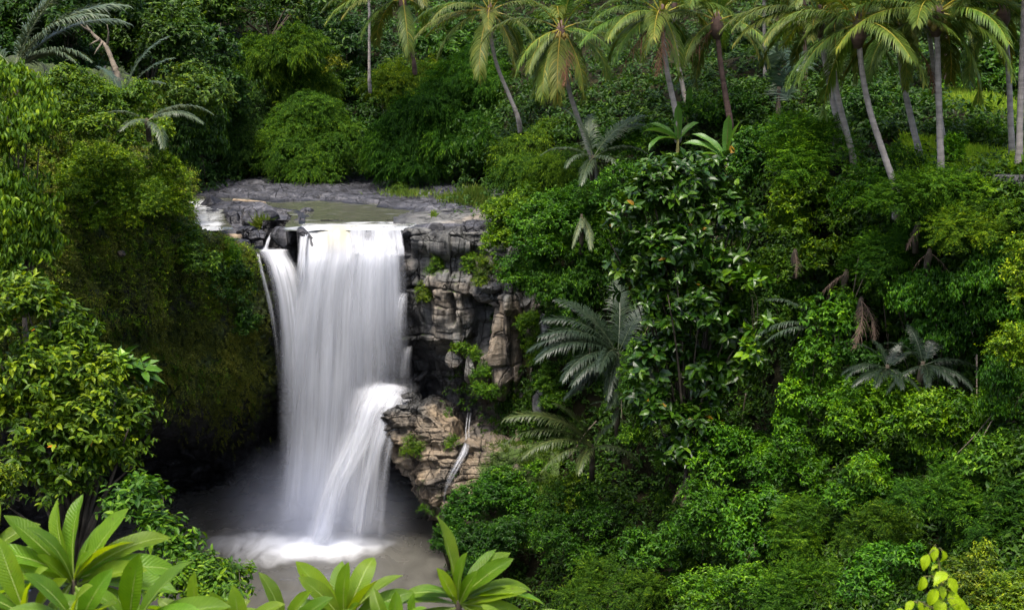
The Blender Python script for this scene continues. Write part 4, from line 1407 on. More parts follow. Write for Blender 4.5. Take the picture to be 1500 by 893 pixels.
def coco(px, py, bx, by, Y, label, height_r=0.15, lean=0.0, scale=1.0, color=(1, 1, 1), nf=13, seed=0, nuts=0, dry=0, dark=False, dy=0.0, group='coconut palms on the slope', extra=()):
    """Crown centre at px, py; trunk foot at bx, by; lean bows the trunk."""
    rg = np.random.default_rng(seed)
    base = at(bx, by, Y)
    top = at(px, py, Y + dy)
    t = thing('coconut_palm', label, 'palm tree', base, group)
    mid = base * 0.5 + top * 0.5 + np.array([lean, 0, 0])
    P = catmull(np.array([base + (base - mid) * 0.14 - np.array([0, -0.4, 0.5]), base, base * 0.55 + mid * 0.45, mid, mid * 0.5 + top * 0.5 + np.array([lean * 0.3, 0, 0]), top]), 60)
    h = np.linspace(0, 1, 60)
    r = height_r * 0.78 * (1.0 - 0.32 * h + 0.22 * np.exp(-((h - 0.10) / 0.12) ** 2)) * (1 + 0.025 * np.sin(h * 260))
    V, F = tube(P - base, r, 12, 0.05, seed)
    link('trunk', mesh('trunk', V, F, M_TRUNK_DARK if dark else M_TRUNK), t)
    V, F = tube(np.array([top - (0, 0, 0.55), top - (0, 0, 0.2), top + (0, 0, 0.25), top + (0, 0, 0.6)]) - base, [height_r * 0.75, height_r * 1.6, height_r * 1.3, height_r * 0.2], 9, 0.25, seed)
    link('crownshaft', mesh('crownshaft', V, F, M_TRUNK_DARK), t)
    spec = []
    for k in range(nf):
        q = min(6, int(7 * (k + 0.5) / nf * 0.92))
        spec.append((k * 2.39996 + rg.uniform(-0.25, 0.25) + seed, q, k % 2, rg.uniform(0.85, 1.1)))
    spec += [(R(a), q, i % 2, s_) for i, (a, q, s_) in enumerate(extra)]
    for a, q, r_, s_ in spec:
        o = link('frond', COCO[q, r_], t, tuple(c * rg.uniform(0.85, 1.15) for c in color))
        o.location = top - base + np.array([0.12 * math.cos(a), 0.12 * math.sin(a), 0.15 + 0.03 * (6 - q)])
        o.rotation_euler = (0, 0, a)
        o.scale = (scale * s_ * 0.93,) * 3
    for k in range(dry):
        a = rg.uniform(-3.0, 0.0)
        o = link('dry_frond', DRYF, t, (1.3, 0.9, 0.7))
        o.location = top - base + np.array([0.1 * math.cos(a), 0.1 * math.sin(a), -0.1])
        o.rotation_euler = (0, 0, a)
        o.scale = (scale,) * 3
    for k in range(nuts):
        a = -0.3 - 2.6 * (k + 0.5) / nuts
        o = link('coconut', NUT, t)
        o.location = top - base + np.array([0.27 * math.cos(a), 0.27 * math.sin(a), -0.12 - 0.14 * (k % 2)])
    return t


def nut_mesh():
    a = np.linspace(0, np.pi, 9)[:, None]
    b = np.linspace(0, 2 * np.pi, 12, endpoint=False)[None]
    V = np.stack([0.10 * np.sin(a) * np.cos(b), 0.10 * np.sin(a) * np.sin(b), 0.135 * np.cos(a) + 0 * b], -1)
    i = np.arange(9 * 12).reshape(9, 12)
    j = np.roll(i, -1, axis=1)
    return mesh('coconut', V, [np.stack([i[:-1], i[1:], j[1:], j[:-1]], -1).reshape(-1, 4)], NUTM)


k_ = NT('coconut_husk')
NUTM = k_.done(k_.principled(k_.ramp(k_.noise(k_.coords(), 6.0), [(0.3, (0.12, 0.11, 0.02)), (0.7, (0.30, 0.21, 0.04))]), 0.5))
NUT = nut_mesh()

coco(536, -75, 541, 112, 92, 'slim grey palm trunk standing alone above the left bamboo', 0.13, 0.1, seed=3)
coco(590, 2, 606, 90, 86, 'coconut palm with dark trunk behind the low bamboo hump', 0.16, 0.0, 1.25, seed=1, dark=True, color=(0.95, 0.95, 1), extra=[(182, 3, 1.1), (195, 4, 1.1), (200, 5, .9)])
coco(718, 22, 758, 170, 74, 'leaning coconut palm whose pale fronds hang in front of the big dark bamboo', 0.15, -0.35, 1.05, seed=2, color=(1.0, 1.0, 1.0), extra=[(190, 4, 1.1), (205, 5, 1.15), (250, 6, 1.2), (-15, 5, 1.1), (170, 3, 1.1)])
coco(822, 50, 868, 235, 62, 'coconut palm with a cluster of yellow coconuts and leaning trunk', 0.16, -0.25, 0.95, seed=5, nuts=7, color=(1.05, 1.1, 1), dry=1, extra=[(235, 6, 1.15), (262, 6, 1.2), (305, 6, 1.1), (325, 5, 1.1), (350, 4, 1.0), (215, 5, 1.0)])
coco(970, 28, 993, 180, 59, 'coconut palm with reddish fibrous trunk top and tall leaning stem', 0.17, -0.12, 1.0, seed=8, dark=False, dry=2, color=(1.0, 1.1, 0.85), extra=[(192, 4, 1.05), (215, 5, 1.0), (178, 2, 1.0), (225, 4, 1.0)])
coco(985, 10, 1007, 165, 66, 'second palm trunk half hidden behind the reddish one', 0.15, -0.1, 1.0, seed=9, color=(0.9, 0.95, 0.9), nf=14)
coco(1050, 38, 1069, 178, 60, 'coconut palm with dark ringed trunk above the banana plants', 0.18, -0.05, 0.95, seed=11, dark=True, color=(1.0, 1.05, 0.9), dry=1, extra=[(200, 3, 1.0), (-20, 5, 0.8)])
coco(1118, -70, 1121, 150, 68, 'thin straight pale trunk left of the spiky pandanus', 0.13, 0.0, 1.0, seed=12)
coco(1178, -40, 1180, 120, 66, 'short reddish trunk right of the spiky pandanus', 0.14, 0.0, 1.0, seed=13, dark=True, nf=12)
coco(1200, 32, 1228, 185, 51, 'left palm of the close pair with pale trunks', 0.17, -0.05, 0.9, seed=14, color=(0.95, 1.0, 0.9), extra=[(178, 3, 1.1), (192, 4, 1.05), (170, 2, 1.0)])
coco(1222, 30, 1250, 235, 50, 'right palm of the close pair with curved trunk', 0.16, -0.25, 0.85, seed=15, color=(0.95, 1.0, 0.9), nf=16)
coco(1257, 45, 1313, 282, 44.5, 'palm with long slanting trunk running down to the shrubs', 0.15, -0.22, 0.95, seed=17, color=(1.02, 1.1, 0.8), extra=[(195, 5, 0.9), (182, 3, 0.9), (330, 3, 0.9)])
coco(1314, 48, 1346, 225, 48, 'palm with grey trunk standing behind the slanting palm', 0.16, -0.08, 0.85, seed=19, color=(1.02, 1.08, 0.8), nf=16, dry=1)
coco(1372, 28, 1378, 245, 44.5, 'straight palm with black-streaked grey trunk and coconuts at the grass edge', 0.155, 0.0, 1.0, seed=21, nuts=5, color=(1.05, 1.12, 0.8), extra=[(183, 3, 1.0), (200, 4, 1.05), (-5, 3, 0.95), (-28, 5, 1.0), (10, 4, 0.9)])
coco(1352, -20, 1386, 238, 47, 'slim trunk just behind the black-streaked palm', 0.13, 0.0, 0.9, seed=22, dark=False, nf=12)
coco(1384, 10, 1387, 150, 60, 'dark trunk behind the grass terrace', 0.14, 0.0, 0.9, seed=23, dark=True, nf=12)
coco(1470, 18, 1482, 226, 46, 'palm with reddish upper trunk, left one of the two at the right edge', 0.145, 0.05, 0.9, seed=25, color=(1.0, 1.0, 0.8), extra=[(185, 3, 0.9)])
coco(1502, -40, 1492, 236, 44, 'palm trunk at the far right edge with black foot', 0.15, 0.0, 0.9, seed=26)

# grey-green feather palms: sugar palms and the like, single tufts of long fronds
GREYF = [frond_mesh('frond', 3.2, e_, c_, 88, 0.040, 0.60, 600 + i_, [M_GREYF], droop=dr_, tint=0.5, splay=0.62, vee=0.3, ragged=0.2, stalk=0.028)
         for i_, (e_, c_, dr_) in enumerate([(1.2, 0.9, 0.34), (0.9, 1.2, 0.42), (0.5, 1.3, 0.50), (0.1, 1.0, 0.60), (-0.4, 0.6, 0.75)])]


def feather_palm(px, py, Y, label, fronds, color=(1, 1, 1), name='feather_palm', group='grey-green feather palms in the undergrowth', mats=None, drop=1.0):
    """fronds: (direction in degrees seen from above, 0 = right, 270 = towards the camera; shape 0-4; length in m)."""
    top = at(px, py, Y)
    base = top - np.array([0, -0.2, drop])
    t = thing(name, label, 'palm', base, group)
    V, F = tube(np.array([base - (0, 0, 0.6), base, top * 0.6 + base * 0.4, top + (0, 0, 0.12)]) - base, [0.10, 0.11, 0.12, 0.05], 8, 0.2, 3)
    link('stem', mesh('stem', V, F, M_BARK), t)
    for a, q, L in fronds:
        o = link('frond', DRYF if q == 9 else GREYF[q], t, color)
        o.location = top - base
        o.rotation_euler = (0, 0, R(a))
        o.scale = (L * (0.8 / 2.9 if q == 9 else 1.18 / 3.2),) * 3
        o.rotation_euler = (0.25 * math.sin(a * 1.7 + px), 0.15 * math.cos(a * 2.3 + py), R(a))
    return t


feather_palm(22, 105, 49, 'big grey feather palm fanning out at the upper left corner', [(10, 1, 4.0), (22, 1, 3.8), (-12, 1, 3.6), (0, 0, 3.6), (160, 1, 3.4), (200, 2, 3.0), (330, 2, 2.6), (-25, 2, 3.0), (35, 0, 3.2)], (1.3, 1.35, 1.2), drop=1.8)
feather_palm(180, 152, 62, 'small grey-green palm with an upright frond above the left shrubs', [(20, 0, 3.0), (10, 0, 2.6), (150, 0, 2.2), (200, 1, 2.0), (-30, 1, 2.2)], (0.9, 1.05, 1.0), drop=0.3)
feather_palm(215, 178, 56, 'pale feather palm drooping sideways beside the round pale-leaved bush', [(-5, 2, 2.4), (-18, 2, 2.2), (-50, 3, 2.0), (200, 2, 1.6), (30, 2, 1.9), (260, 3, 1.7)], (1.2, 1.25, 1.0), drop=0.2)
feather_palm(868, 232, 60, 'feather palm with crossed pale fronds above the cliff bush', [(30, 0, 2.5), (15, 1, 2.4), (80, 0, 2.2), (160, 0, 2.2), (185, 2, 2.0), (-20, 2, 2.2), (260, 3, 2.0), (230, 2, 1.8), (305, 3, 2.2)], (0.85, 0.95, 0.75), drop=0.4)
feather_palm(852, 318, 59.5, 'dry pale frond tuft hanging from the cliff bush', [(250, 4, 1.4), (290, 4, 1.6), (275, 3, 1.0)], (1.9, 1.8, 1.4))
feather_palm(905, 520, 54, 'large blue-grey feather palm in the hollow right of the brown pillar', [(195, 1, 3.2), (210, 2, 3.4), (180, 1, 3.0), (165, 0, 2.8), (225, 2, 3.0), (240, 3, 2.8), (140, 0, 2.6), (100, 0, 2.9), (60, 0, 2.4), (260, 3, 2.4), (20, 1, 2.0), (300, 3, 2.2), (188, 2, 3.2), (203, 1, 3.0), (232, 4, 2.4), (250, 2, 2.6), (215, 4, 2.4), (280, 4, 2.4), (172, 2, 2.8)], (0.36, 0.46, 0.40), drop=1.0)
feather_palm(905, 600, 53, 'tiny pale palm tuft below the blue-grey feather palm', [(15, 1, 1.3), (-15, 2, 1.3), (40, 0, 1.0), (190, 1, 1.0), (260, 3, 1.0), (320, 2, 1.2)], (1.3, 1.5, 1.1), drop=0.5)
feather_palm(868, 655, 54, 'yellowish feather palm arching left over the ledge', [(183, 1, 3.4), (192, 2, 3.2), (176, 1, 2.8), (205, 2, 2.8), (222, 3, 2.4), (160, 0, 2.0), (330, 2, 1.8), (20, 1, 1.6), (255, 3, 2.0)], (1.0, 1.05, 0.5), drop=0.8)
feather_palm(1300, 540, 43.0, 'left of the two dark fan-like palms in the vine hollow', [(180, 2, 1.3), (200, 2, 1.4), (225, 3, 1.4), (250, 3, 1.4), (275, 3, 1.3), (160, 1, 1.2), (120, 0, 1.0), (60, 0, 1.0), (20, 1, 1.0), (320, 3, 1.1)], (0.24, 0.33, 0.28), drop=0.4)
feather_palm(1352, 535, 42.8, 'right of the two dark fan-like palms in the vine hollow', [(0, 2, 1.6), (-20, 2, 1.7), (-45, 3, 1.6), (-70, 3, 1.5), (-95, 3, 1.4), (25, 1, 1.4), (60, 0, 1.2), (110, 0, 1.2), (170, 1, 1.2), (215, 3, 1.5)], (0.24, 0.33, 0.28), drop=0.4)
feather_palm(1200, 480, 46.5, 'dark frond reaching left from behind the green shrub in the vine wall', [(185, 2, 2.0), (200, 3, 1.8), (172, 1, 1.8)], (0.8, 0.95, 0.9), drop=0.5)
for px_, py_, Y_, fr_, lab_ in [
    (1240, 400, 46.5, [(190, 9, 1.7), (170, 9, 1.3)], 'withered brown frond arching over the vine wall'),
    (1262, 440, 45.5, [(270, 9, 2.2), (300, 9, 1.8)], 'withered brown frond hanging straight down the vine wall'),
    (1362, 370, 43.5, [(0, 9, 1.5), (180, 9, 1.0)], 'withered brown frond curled on the right vine slope'),
    (1165, 370, 48.0, [(265, 9, 1.2)], 'small withered frond on the yellow-green vine slope'),
    (1345, 330, 44.0, [(240, 9, 1.3)], 'reddish dead frond lying in the feathery shrub'),
    (1010, 700, 48.5, [(230, 9, 1.4), (270, 9, 1.4)], 'dead frond hanging in the dark hollow below the big-leaved tree')]:
    feather_palm(px_, py_, Y_, lab_, fr_, name='dead_palm_frond', group='dead palm fronds on the vine slope', drop=0.3)

# the spiky pandanus
SPIKE = [frond_mesh('leaf_tuft', 0.5, 1.3, 0.3, 26, 0.06, 1.15, 650 + i_, [M_GREYF], droop=0.22 + 0.1 * i_, splay=1.25, first=0.0, tipw=1.0, vee=0.8, stalk=0.03) for i_ in range(2)]


def pandanus(px, py, Y, label, tufts, drop):
    top = at(px, py, Y)
    base = top - np.array([0, -0.1, drop])
    t = thing('pandanus', label, 'pandanus', base)
    V, F = tube(np.array([base - (0, 0, 1), base, top]) - base, [0.12, 0.11, 0.08], 8, 0.15, 5)
    link('trunk', mesh('trunk', V, F, M_BARK), t)
    for k, (dx, dz, s) in enumerate(tufts):
        o = link('leaf_tuft', SPIKE[k % 2], t, (0.9, 1.15, 1.1))
        o.location = top - base + np.array([dx, -0.15, dz])
        o.rotation_euler = (0.0, 0, k * 1.7)
        o.scale = (s,) * 3


pandanus(1142, 108, 60, 'spiky blue-green pandanus between two thin trunks', [(0, 0.3, 1.1), (0.55, 0.1, 0.9), (-0.6, 0.15, 0.9), (0.1, -0.5, 1.0), (0.3, -1.1, 0.9), (-0.1, 0.6, 0.8)], 2.2)

# ------------------------------------------------------------------ banana plants
k_ = NT('banana_leaf')
uv_ = k_.n('UVMap', uv_map='uv').outputs[0]
rib_ = k_.n('TexWave', wave_type='BANDS', bands_direction='Y')
k_.put(rib_.inputs[0], uv_)
rib_.inputs['Scale'].default_value = 9.0
rib_.inputs['Distortion'].default_value = 0.5
c_ = k_.mix(rib_.outputs['Fac'], (0.065, 0.165, 0.028), (0.10, 0.22, 0.035))
c_ = k_.mix(1.0, c_, k_.n('ObjectInfo').outputs['Color'], 'MULTIPLY')
t_ = k_.n('BsdfTranslucent')
k_.put(t_.inputs[0], k_.mix(1.0, c_, (1.5, 1.3, 0.6), 'MULTIPLY'))
M_BANANA = k_.done(k_.shader_mix(0.4, k_.principled(c_, 0.4, k_.bump(rib_.outputs['Fac'], 0.3, 0.01)), t_.outputs[0]))


def blade_mesh(name, L, Wd, curve, mats, prof, fold=0.25, wave=0.0, seed=0, nt=18, ns=4, stalk=0.0, twist=0.0, tiltup=0.0):
    """A single large leaf: x outwards, z up; curve is the downward bend in radians; prof the half-width along the leaf."""
    rg = np.random.default_rng(seed)
    t = np.linspace(0, 1, nt)
    ang = tiltup - curve * t ** 1.5
    st = L / (nt - 1)
    mx = np.concatenate([[0], np.cumsum(np.cos(ang[:-1]) * st)])
    mz = np.concatenate([[0], np.cumsum(np.sin(ang[:-1]) * st)])
    hw = Wd * 0.5 * np.interp(t, np.linspace(0, 1, len(prof)), prof)
    s = np.linspace(-1, 1, 2 * ns + 1)
    nrm = np.stack([-np.sin(ang), 0 * ang, np.cos(ang)], -1)
    ph = rg.uniform(0, 6)
    V = np.zeros((nt, len(s), 3))
    V[..., 0] = mx[:, None]
    V[..., 2] = mz[:, None]
    V[..., 1] = hw[:, None] * s[None] * (1 - 0.12 * fold * np.abs(s)[None])
    lift = hw[:, None] * (fold * np.abs(s)[None] ** 1.2) + wave * hw[:, None] * np.sin(t[:, None] * 17 + ph + 2 * s[None]) * np.abs(s)[None] ** 2
    V += nrm[:, None] * lift[..., None]
    tw = twist * t
    y, z = V[..., 1].copy(), V[..., 2] - mz[:, None]
    V[..., 1] = y * np.cos(tw)[:, None] - z * np.sin(tw)[:, None]
    V[..., 2] = mz[:, None] + y * np.sin(tw)[:, None] + z * np.cos(tw)[:, None]
    uv = np.stack([np.broadcast_to(s[None] * 0.5 + 0.5, V.shape[:2]), np.broadcast_to(t[:, None], V.shape[:2])], -1).reshape(-1, 2)
    F = grid_faces(nt, len(s), True)
    V = V.reshape(-1, 3)
    rib, rf = tube(np.stack([mx - (t == 0) * stalk, 0 * t, mz - 0.004 * L], -1), Wd * 0.035 * (1.15 - t) + 0.0004, 5)
    Vall = np.vstack([V, rib])
    uvall = np.vstack([uv, np.tile([[0.5, 0.5]], (len(rib), 1))])
    return mesh(name, Vall, [F] + [f + len(V) for f in rf], mats, True, {'tint': np.full(len(Vall), 0.5)}, uvall, np.array([0] * len(F) + [min(1, len(mats) - 1)] * sum(len(f) for f in rf)))


BAN = [blade_mesh('leaf', 1.9, 0.55, c_, [M_BANANA, M_STEM], [0.05, 0.75, 0.95, 1, 0.95, 0.8, 0.05], 0.3, 0.06, i_, tiltup=0.0) for i_, c_ in enumerate([0.3, 0.9, 1.4])]


def banana(px, py, Y, label, leaves, drop=1.2, color=(1, 1, 1)):
    """leaves: (direction from above in degrees, elevation in degrees, bend 0-2, length m)."""
    top = at(px, py, Y)
    base = top - np.array([0, -0.1, drop])
    t = thing('banana_plant', label, 'banana plant', base, 'banana plants on the slope')
    V, F = tube(np.array([base - (0, 0, 0.8), base, top]) - base, [0.12, 0.11, 0.05], 9)
    link('stem', mesh('stem', V, F, M_STEM), t)
    for k, (a, e, b, L) in enumerate(leaves):
        o = link('leaf', BAN[b], t, color)
        o.location = top - base
        o.rotation_euler = (0.6 * math.sin(k * 2.1), -R(e), R(a))
        o.scale = (L * 1.1 / 1.9, L * 0.85 / 1.9, L * 1.1 / 1.9)


banana(1064, 232, 56.5, 'banana plant with two upright bright leaves behind the big-leaved tree', [(270, 84, 0, 1.6), (300, 70, 0, 1.5), (180, 35, 1, 1.7), (200, 20, 1, 1.5), (0, 60, 1, 1.3), (170, 50, 1, 1.6)], color=(1.1, 1.1, 1.1))
banana(993, 205, 59, 'banana plant with a tilted yellow-green leaf left of the upright one', [(260, 80, 0, 1.4), (190, 30, 1, 1.5), (175, 45, 1, 1.3), (215, 15, 2, 1.6), (20, 50, 1, 1.2)], color=(1.05, 1.1, 0.9))
banana(1008, 168, 62, 'small banana plant behind the tilted one', [(270, 75, 0, 1.2), (190, 45, 1, 1.2), (10, 50, 1, 1.2)], color=(0.8, 0.9, 0.9))

# ------------------------------------------------------------------ plumeria in the foreground
k_ = NT('plumeria_leaf')
uv_ = k_.n('UVMap', uv_map='uv').outputs[0]
sep_ = k_.n('SeparateXYZ')
k_.put(sep_.inputs[0], uv_)
ax_ = k_.math('ABSOLUTE', k_.math('SUBTRACT', sep_.outputs[0], 0.5))
vein_ = k_.math('SINE', k_.math('MULTIPLY', k_.math('SUBTRACT', sep_.outputs[1], k_.math('MULTIPLY', ax_, 0.22)), 150.0))
vm_ = k_.ramp(vein_, [(0.80, 0), (1.0, 1)])
n_ = k_.noise(k_.coords(), 14.0, 4)
c_ = k_.ramp(n_, [(0.3, (0.080, 0.170, 0.008)), (0.7, (0.125, 0.225, 0.011))])
c_ = k_.mix(k_.math('MULTIPLY', vm_, 0.28), c_, (0.16, 0.27, 0.03))
spot_ = k_.ramp(k_.noise(k_.coords(), 30.0, 2), [(0.70, 0), (0.75, 1)])
c_ = k_.mix(k_.math('MULTIPLY', spot_, 0.45), c_, (0.10, 0.09, 0.03))
edge_ = k_.ramp(k_.math('ADD', ax_, k_.math('MULTIPLY', k_.noise(k_.coords(), 9.0, 4), 0.22)), [(0.60, 0), (0.645, 1)])
c_ = k_.mix(k_.math('MULTIPLY', edge_, 0.7), c_, (0.13, 0.085, 0.03))
c_ = k_.mix(k_.ramp(k_.noise(k_.coords(), 4.0, 2), [(0.45, 0), (0.75, 0.5)]), c_, (0.13, 0.20, 0.012))
c_ = k_.mix(1.0, c_, k_.n('ObjectInfo').outputs['Color'], 'MULTIPLY')
t_ = k_.n('BsdfTranslucent')
k_.put(t_.inputs[0], k_.mix(1.0, c_, (2.4, 1.9, 0.3), 'MULTIPLY'))
M_PLUM = k_.done(k_.shader_mix(0.48, k_.principled(c_, 0.42, k_.bump(k_.math('ADD', vein_, k_.math('MULTIPLY', n_, 3.0)), 0.25, 0.004), spec=0.3), t_.outputs[0]))
k_ = NT('plumeria_midrib')
M_RIB = k_.done(k_.principled((0.22, 0.28, 0.06), 0.5))
PROF = [0.06, 0.30, 0.55, 0.78, 0.94, 1.0, 0.97, 0.84, 0.58, 0.04]
PLUM = [blade_mesh('leaf', 0.34, 0.090, c2, [M_PLUM, M_RIB], PROF, f2, 0.05, 40 + i_, nt=26, ns=5, twist=w2) for i_, (c2, f2, w2) in enumerate([(0.30, 0.38, 0.2), (0.65, 0.30, -0.25), (0.95, 0.22, 0.15), (0.5, 0.45, 0.35), (1.3, 0.25, -0.1)])]


def aim(o, D, roll, face=(0, -0.45, 0.85)):
    """Point a leaf's x axis along D with its upper side turned towards face; roll turns it round its own axis."""
    from mathutils import Matrix, Quaternion
    X = Vector(D).normalized()
    Zf = Vector(face)
    Zf = Zf - X * Zf.dot(X)
    if Zf.length < 0.05:
        Zf = Vector((0, 0, 1)) - X * X.z
    Zf.normalize()
    Yf = Zf.cross(X)
    q = Matrix((X, Yf, Zf)).transposed().to_quaternion()
    o.rotation_mode = 'QUATERNION'
    o.rotation_quaternion = q @ Quaternion((1, 0, 0), roll)


def plumeria(label, rosettes, foot, group='plumeria branches reaching up in front of the pool'):
    """rosettes: (px, py, Y, leaf scale, [(direction on the picture in degrees from right, tilt to the camera -1..1, length factor)])."""
    base = np.array(foot, float)
    t = thing('plumeria', label, 'plumeria', base, group)
    stems = []
    k = 0
    for px, py, Y, sc, leaves in rosettes:
        c = at(px, py, Y)
        a = c - np.array([0.05 * math.sin(px), -0.03, 0.45])
        stems.append(tube(catmull(np.array([base, base * 0.4 + a * 0.6 + np.array([0, 0.08, -0.1]), a, c - (0, 0, 0.08), c]), 20) - base, np.linspace(0.026, 0.013, 20), 9, 0.12, 3))
        for ang, tilt, lf in leaves:
            rg = np.random.default_rng(int(px * 7 + k * 13))
            D = np.array([math.cos(R(ang)), -tilt, math.sin(R(ang))])
            o = link('leaf', PLUM[k % 5], t, tuple(v_ * m for v_ in [rg.uniform(0.75, 1.2)] for m in (rg.uniform(0.85, 1.2), 1.0, rg.uniform(0.7, 1.3))))
            o.location = c - base + unit(D) * 0.012 - np.array([0, 0, 0.05 * (k % 3) / 3])
            aim(o, D, rg.uniform(-0.7, 0.7) + (0.6 if 60 < ang < 120 else 0.0) * rg.choice([-1, 1]))
            o.scale = (sc * lf * 1.04, sc * lf * rg.uniform(0.95, 1.2) * 1.04, sc * lf * 1.04)
            k += 1
    V, F = merge(stems)
    link('stem', mesh('stem', V, F, M_BARK), t)


plumeria('plumeria with a wide open rosette of broad leaves in the lower left corner', [
    (108, 848, 5.6, 1.06, [(128, 0.1, 1.0), (113, -0.2, 0.95), (97, 0.3, 0.90), (100, -0.5, 0.95), (78, -0.35, 0.95), (60, 0.0, 1.05), (48, 0.25, 0.95), (40, -0.15, 1.15), (30, 0.4, 1.0), (20, 0.15, 1.15), (8, 0.3, 1.25), (0, 0.6, 1.0), (140, 0.3, 1.05), (152, 0.55, 0.95), (165, 0.2, 1.1), (178, 0.5, 1.0), (70, 0.6, 0.6), (-60, 0.9, 0.75), (-120, 0.7, 0.7), (-35, 0.9, 1.0), (110, 0.7, 0.65)]),
    (40, 905, 5.2, 1.0, [(105, 0.1, 0.95), (85, 0.4, 0.9), (60, 0.3, 0.8), (130, 0.4, 0.9), (150, 0.2, 0.9), (40, 0.5, 0.9), (20, 0.6, 0.8), (170, 0.5, 0.9)]),
    (190, 925, 5.0, 1.05, [(100, 0.2, 0.8), (80, 0.4, 0.95), (62, 0.1, 1.0), (45, 0.4, 0.9), (28, 0.2, 1.1), (120, 0.4, 0.85), (140, 0.2, 0.9), (15, 0.6, 0.9), (160, 0.5, 0.8)]),
    (-25, 830, 5.9, 1.0, [(80, 0.1, 1.0), (55, 0.2, 0.9), (30, 0.3, 0.9), (10, 0.5, 0.9), (-20, 0.6, 0.9), (100, 0.4, 0.9)]),
    (290, 915, 5.3, 0.85, [(120, 0.3, 0.7), (95, 0.1, 0.7), (70, 0.4, 0.8), (45, 0.2, 0.8), (140, 0.4, 0.8), (25, 0.5, 0.8), (160, 0.5, 0.8)]),
    (110, 915, 4.9, 0.95, [(110, 0.3, 0.8), (85, 0.5, 0.8), (65, 0.2, 0.85), (135, 0.4, 0.8), (45, 0.5, 0.8), (155, 0.6, 0.8), (25, 0.6, 0.8)]),
], (0.2, 4.9, 18.3))
plumeria('plumeria with narrow upright leaves rising from the bottom edge left of the tallest rosette', [
    (505, 908, 5.8, 0.92, [(126, 0.0, 0.98), (117, 0.3, 0.9), (104, -0.2, 0.88), (92, 0.2, 0.8), (72, -0.1, 1.0), (64, 0.3, 0.95), (50, 0.0, 0.95), (37, 0.2, 1.0), (25, 0.4, 0.8), (145, 0.3, 0.8), (160, 0.5, 0.8), (80, 0.7, 0.6)]),
    (415, 925, 5.5, 0.95, [(95, 0.2, 0.8), (70, 0.4, 0.8), (120, 0.3, 0.8), (140, 0.3, 0.9), (50, 0.3, 0.8), (30, 0.4, 0.8), (158, 0.5, 0.8)]),
    (575, 930, 5.4, 0.85, [(110, 0.3, 0.75), (85, 0.1, 0.7), (60, 0.4, 0.7), (135, 0.4, 0.8), (40, 0.5, 0.7), (155, 0.5, 0.8)]),
    (350, 935, 5.2, 0.9, [(110, 0.3, 0.75), (85, 0.3, 0.8), (60, 0.3, 0.8), (135, 0.4, 0.8), (35, 0.4, 0.8), (155, 0.5, 0.8)]),
], (-0.75, 5.5, 18.0))
plumeria('plumeria with the tallest bright rosette at the bottom centre', [
    (672, 878, 5.9, 0.95, [(99, -0.1, 1.08), (92, 0.35, 0.75), (60, -0.2, 0.98), (48, 0.2, 0.9), (37, 0.1, 1.0), (27, 0.35, 0.95), (16, 0.2, 1.12), (4, 0.5, 0.9), (112, 0.3, 0.6), (150, 0.3, 0.75), (165, 0.4, 0.8), (75, 0.6, 0.65), (135, 0.5, 0.6), (-15, 0.7, 0.8), (180, 0.6, 0.9), (55, -0.5, 0.8)]),
    (610, 925, 5.6, 0.85, [(100, 0.2, 0.6), (70, 0.4, 0.6), (130, 0.3, 0.7), (45, 0.4, 0.7), (150, 0.5, 0.7), (25, 0.5, 0.8)]),
    (750, 935, 5.5, 0.85, [(110, 0.3, 0.7), (80, 0.4, 0.6), (50, 0.4, 0.8), (140, 0.4, 0.7), (160, 0.5, 0.7)]),
], (-0.35, 5.6, 18.0))

# ------------------------------------------------------------------ the yellow-green shoot at lower right
HEART = [0.15, 0.75, 1.0, 0.98, 0.82, 0.56, 0.26, 0.02]
M_YL = M_YELLOW
HL = [blade_mesh('leaf', 0.10, 0.072, c2, [M_YL, M_YL], HEART, f2, 0.08, 60 + i_, nt=14, ns=4) for i_, (c2, f2) in enumerate([(0.5, 0.35), (0.9, 0.2), (1.2, 0.6)])]


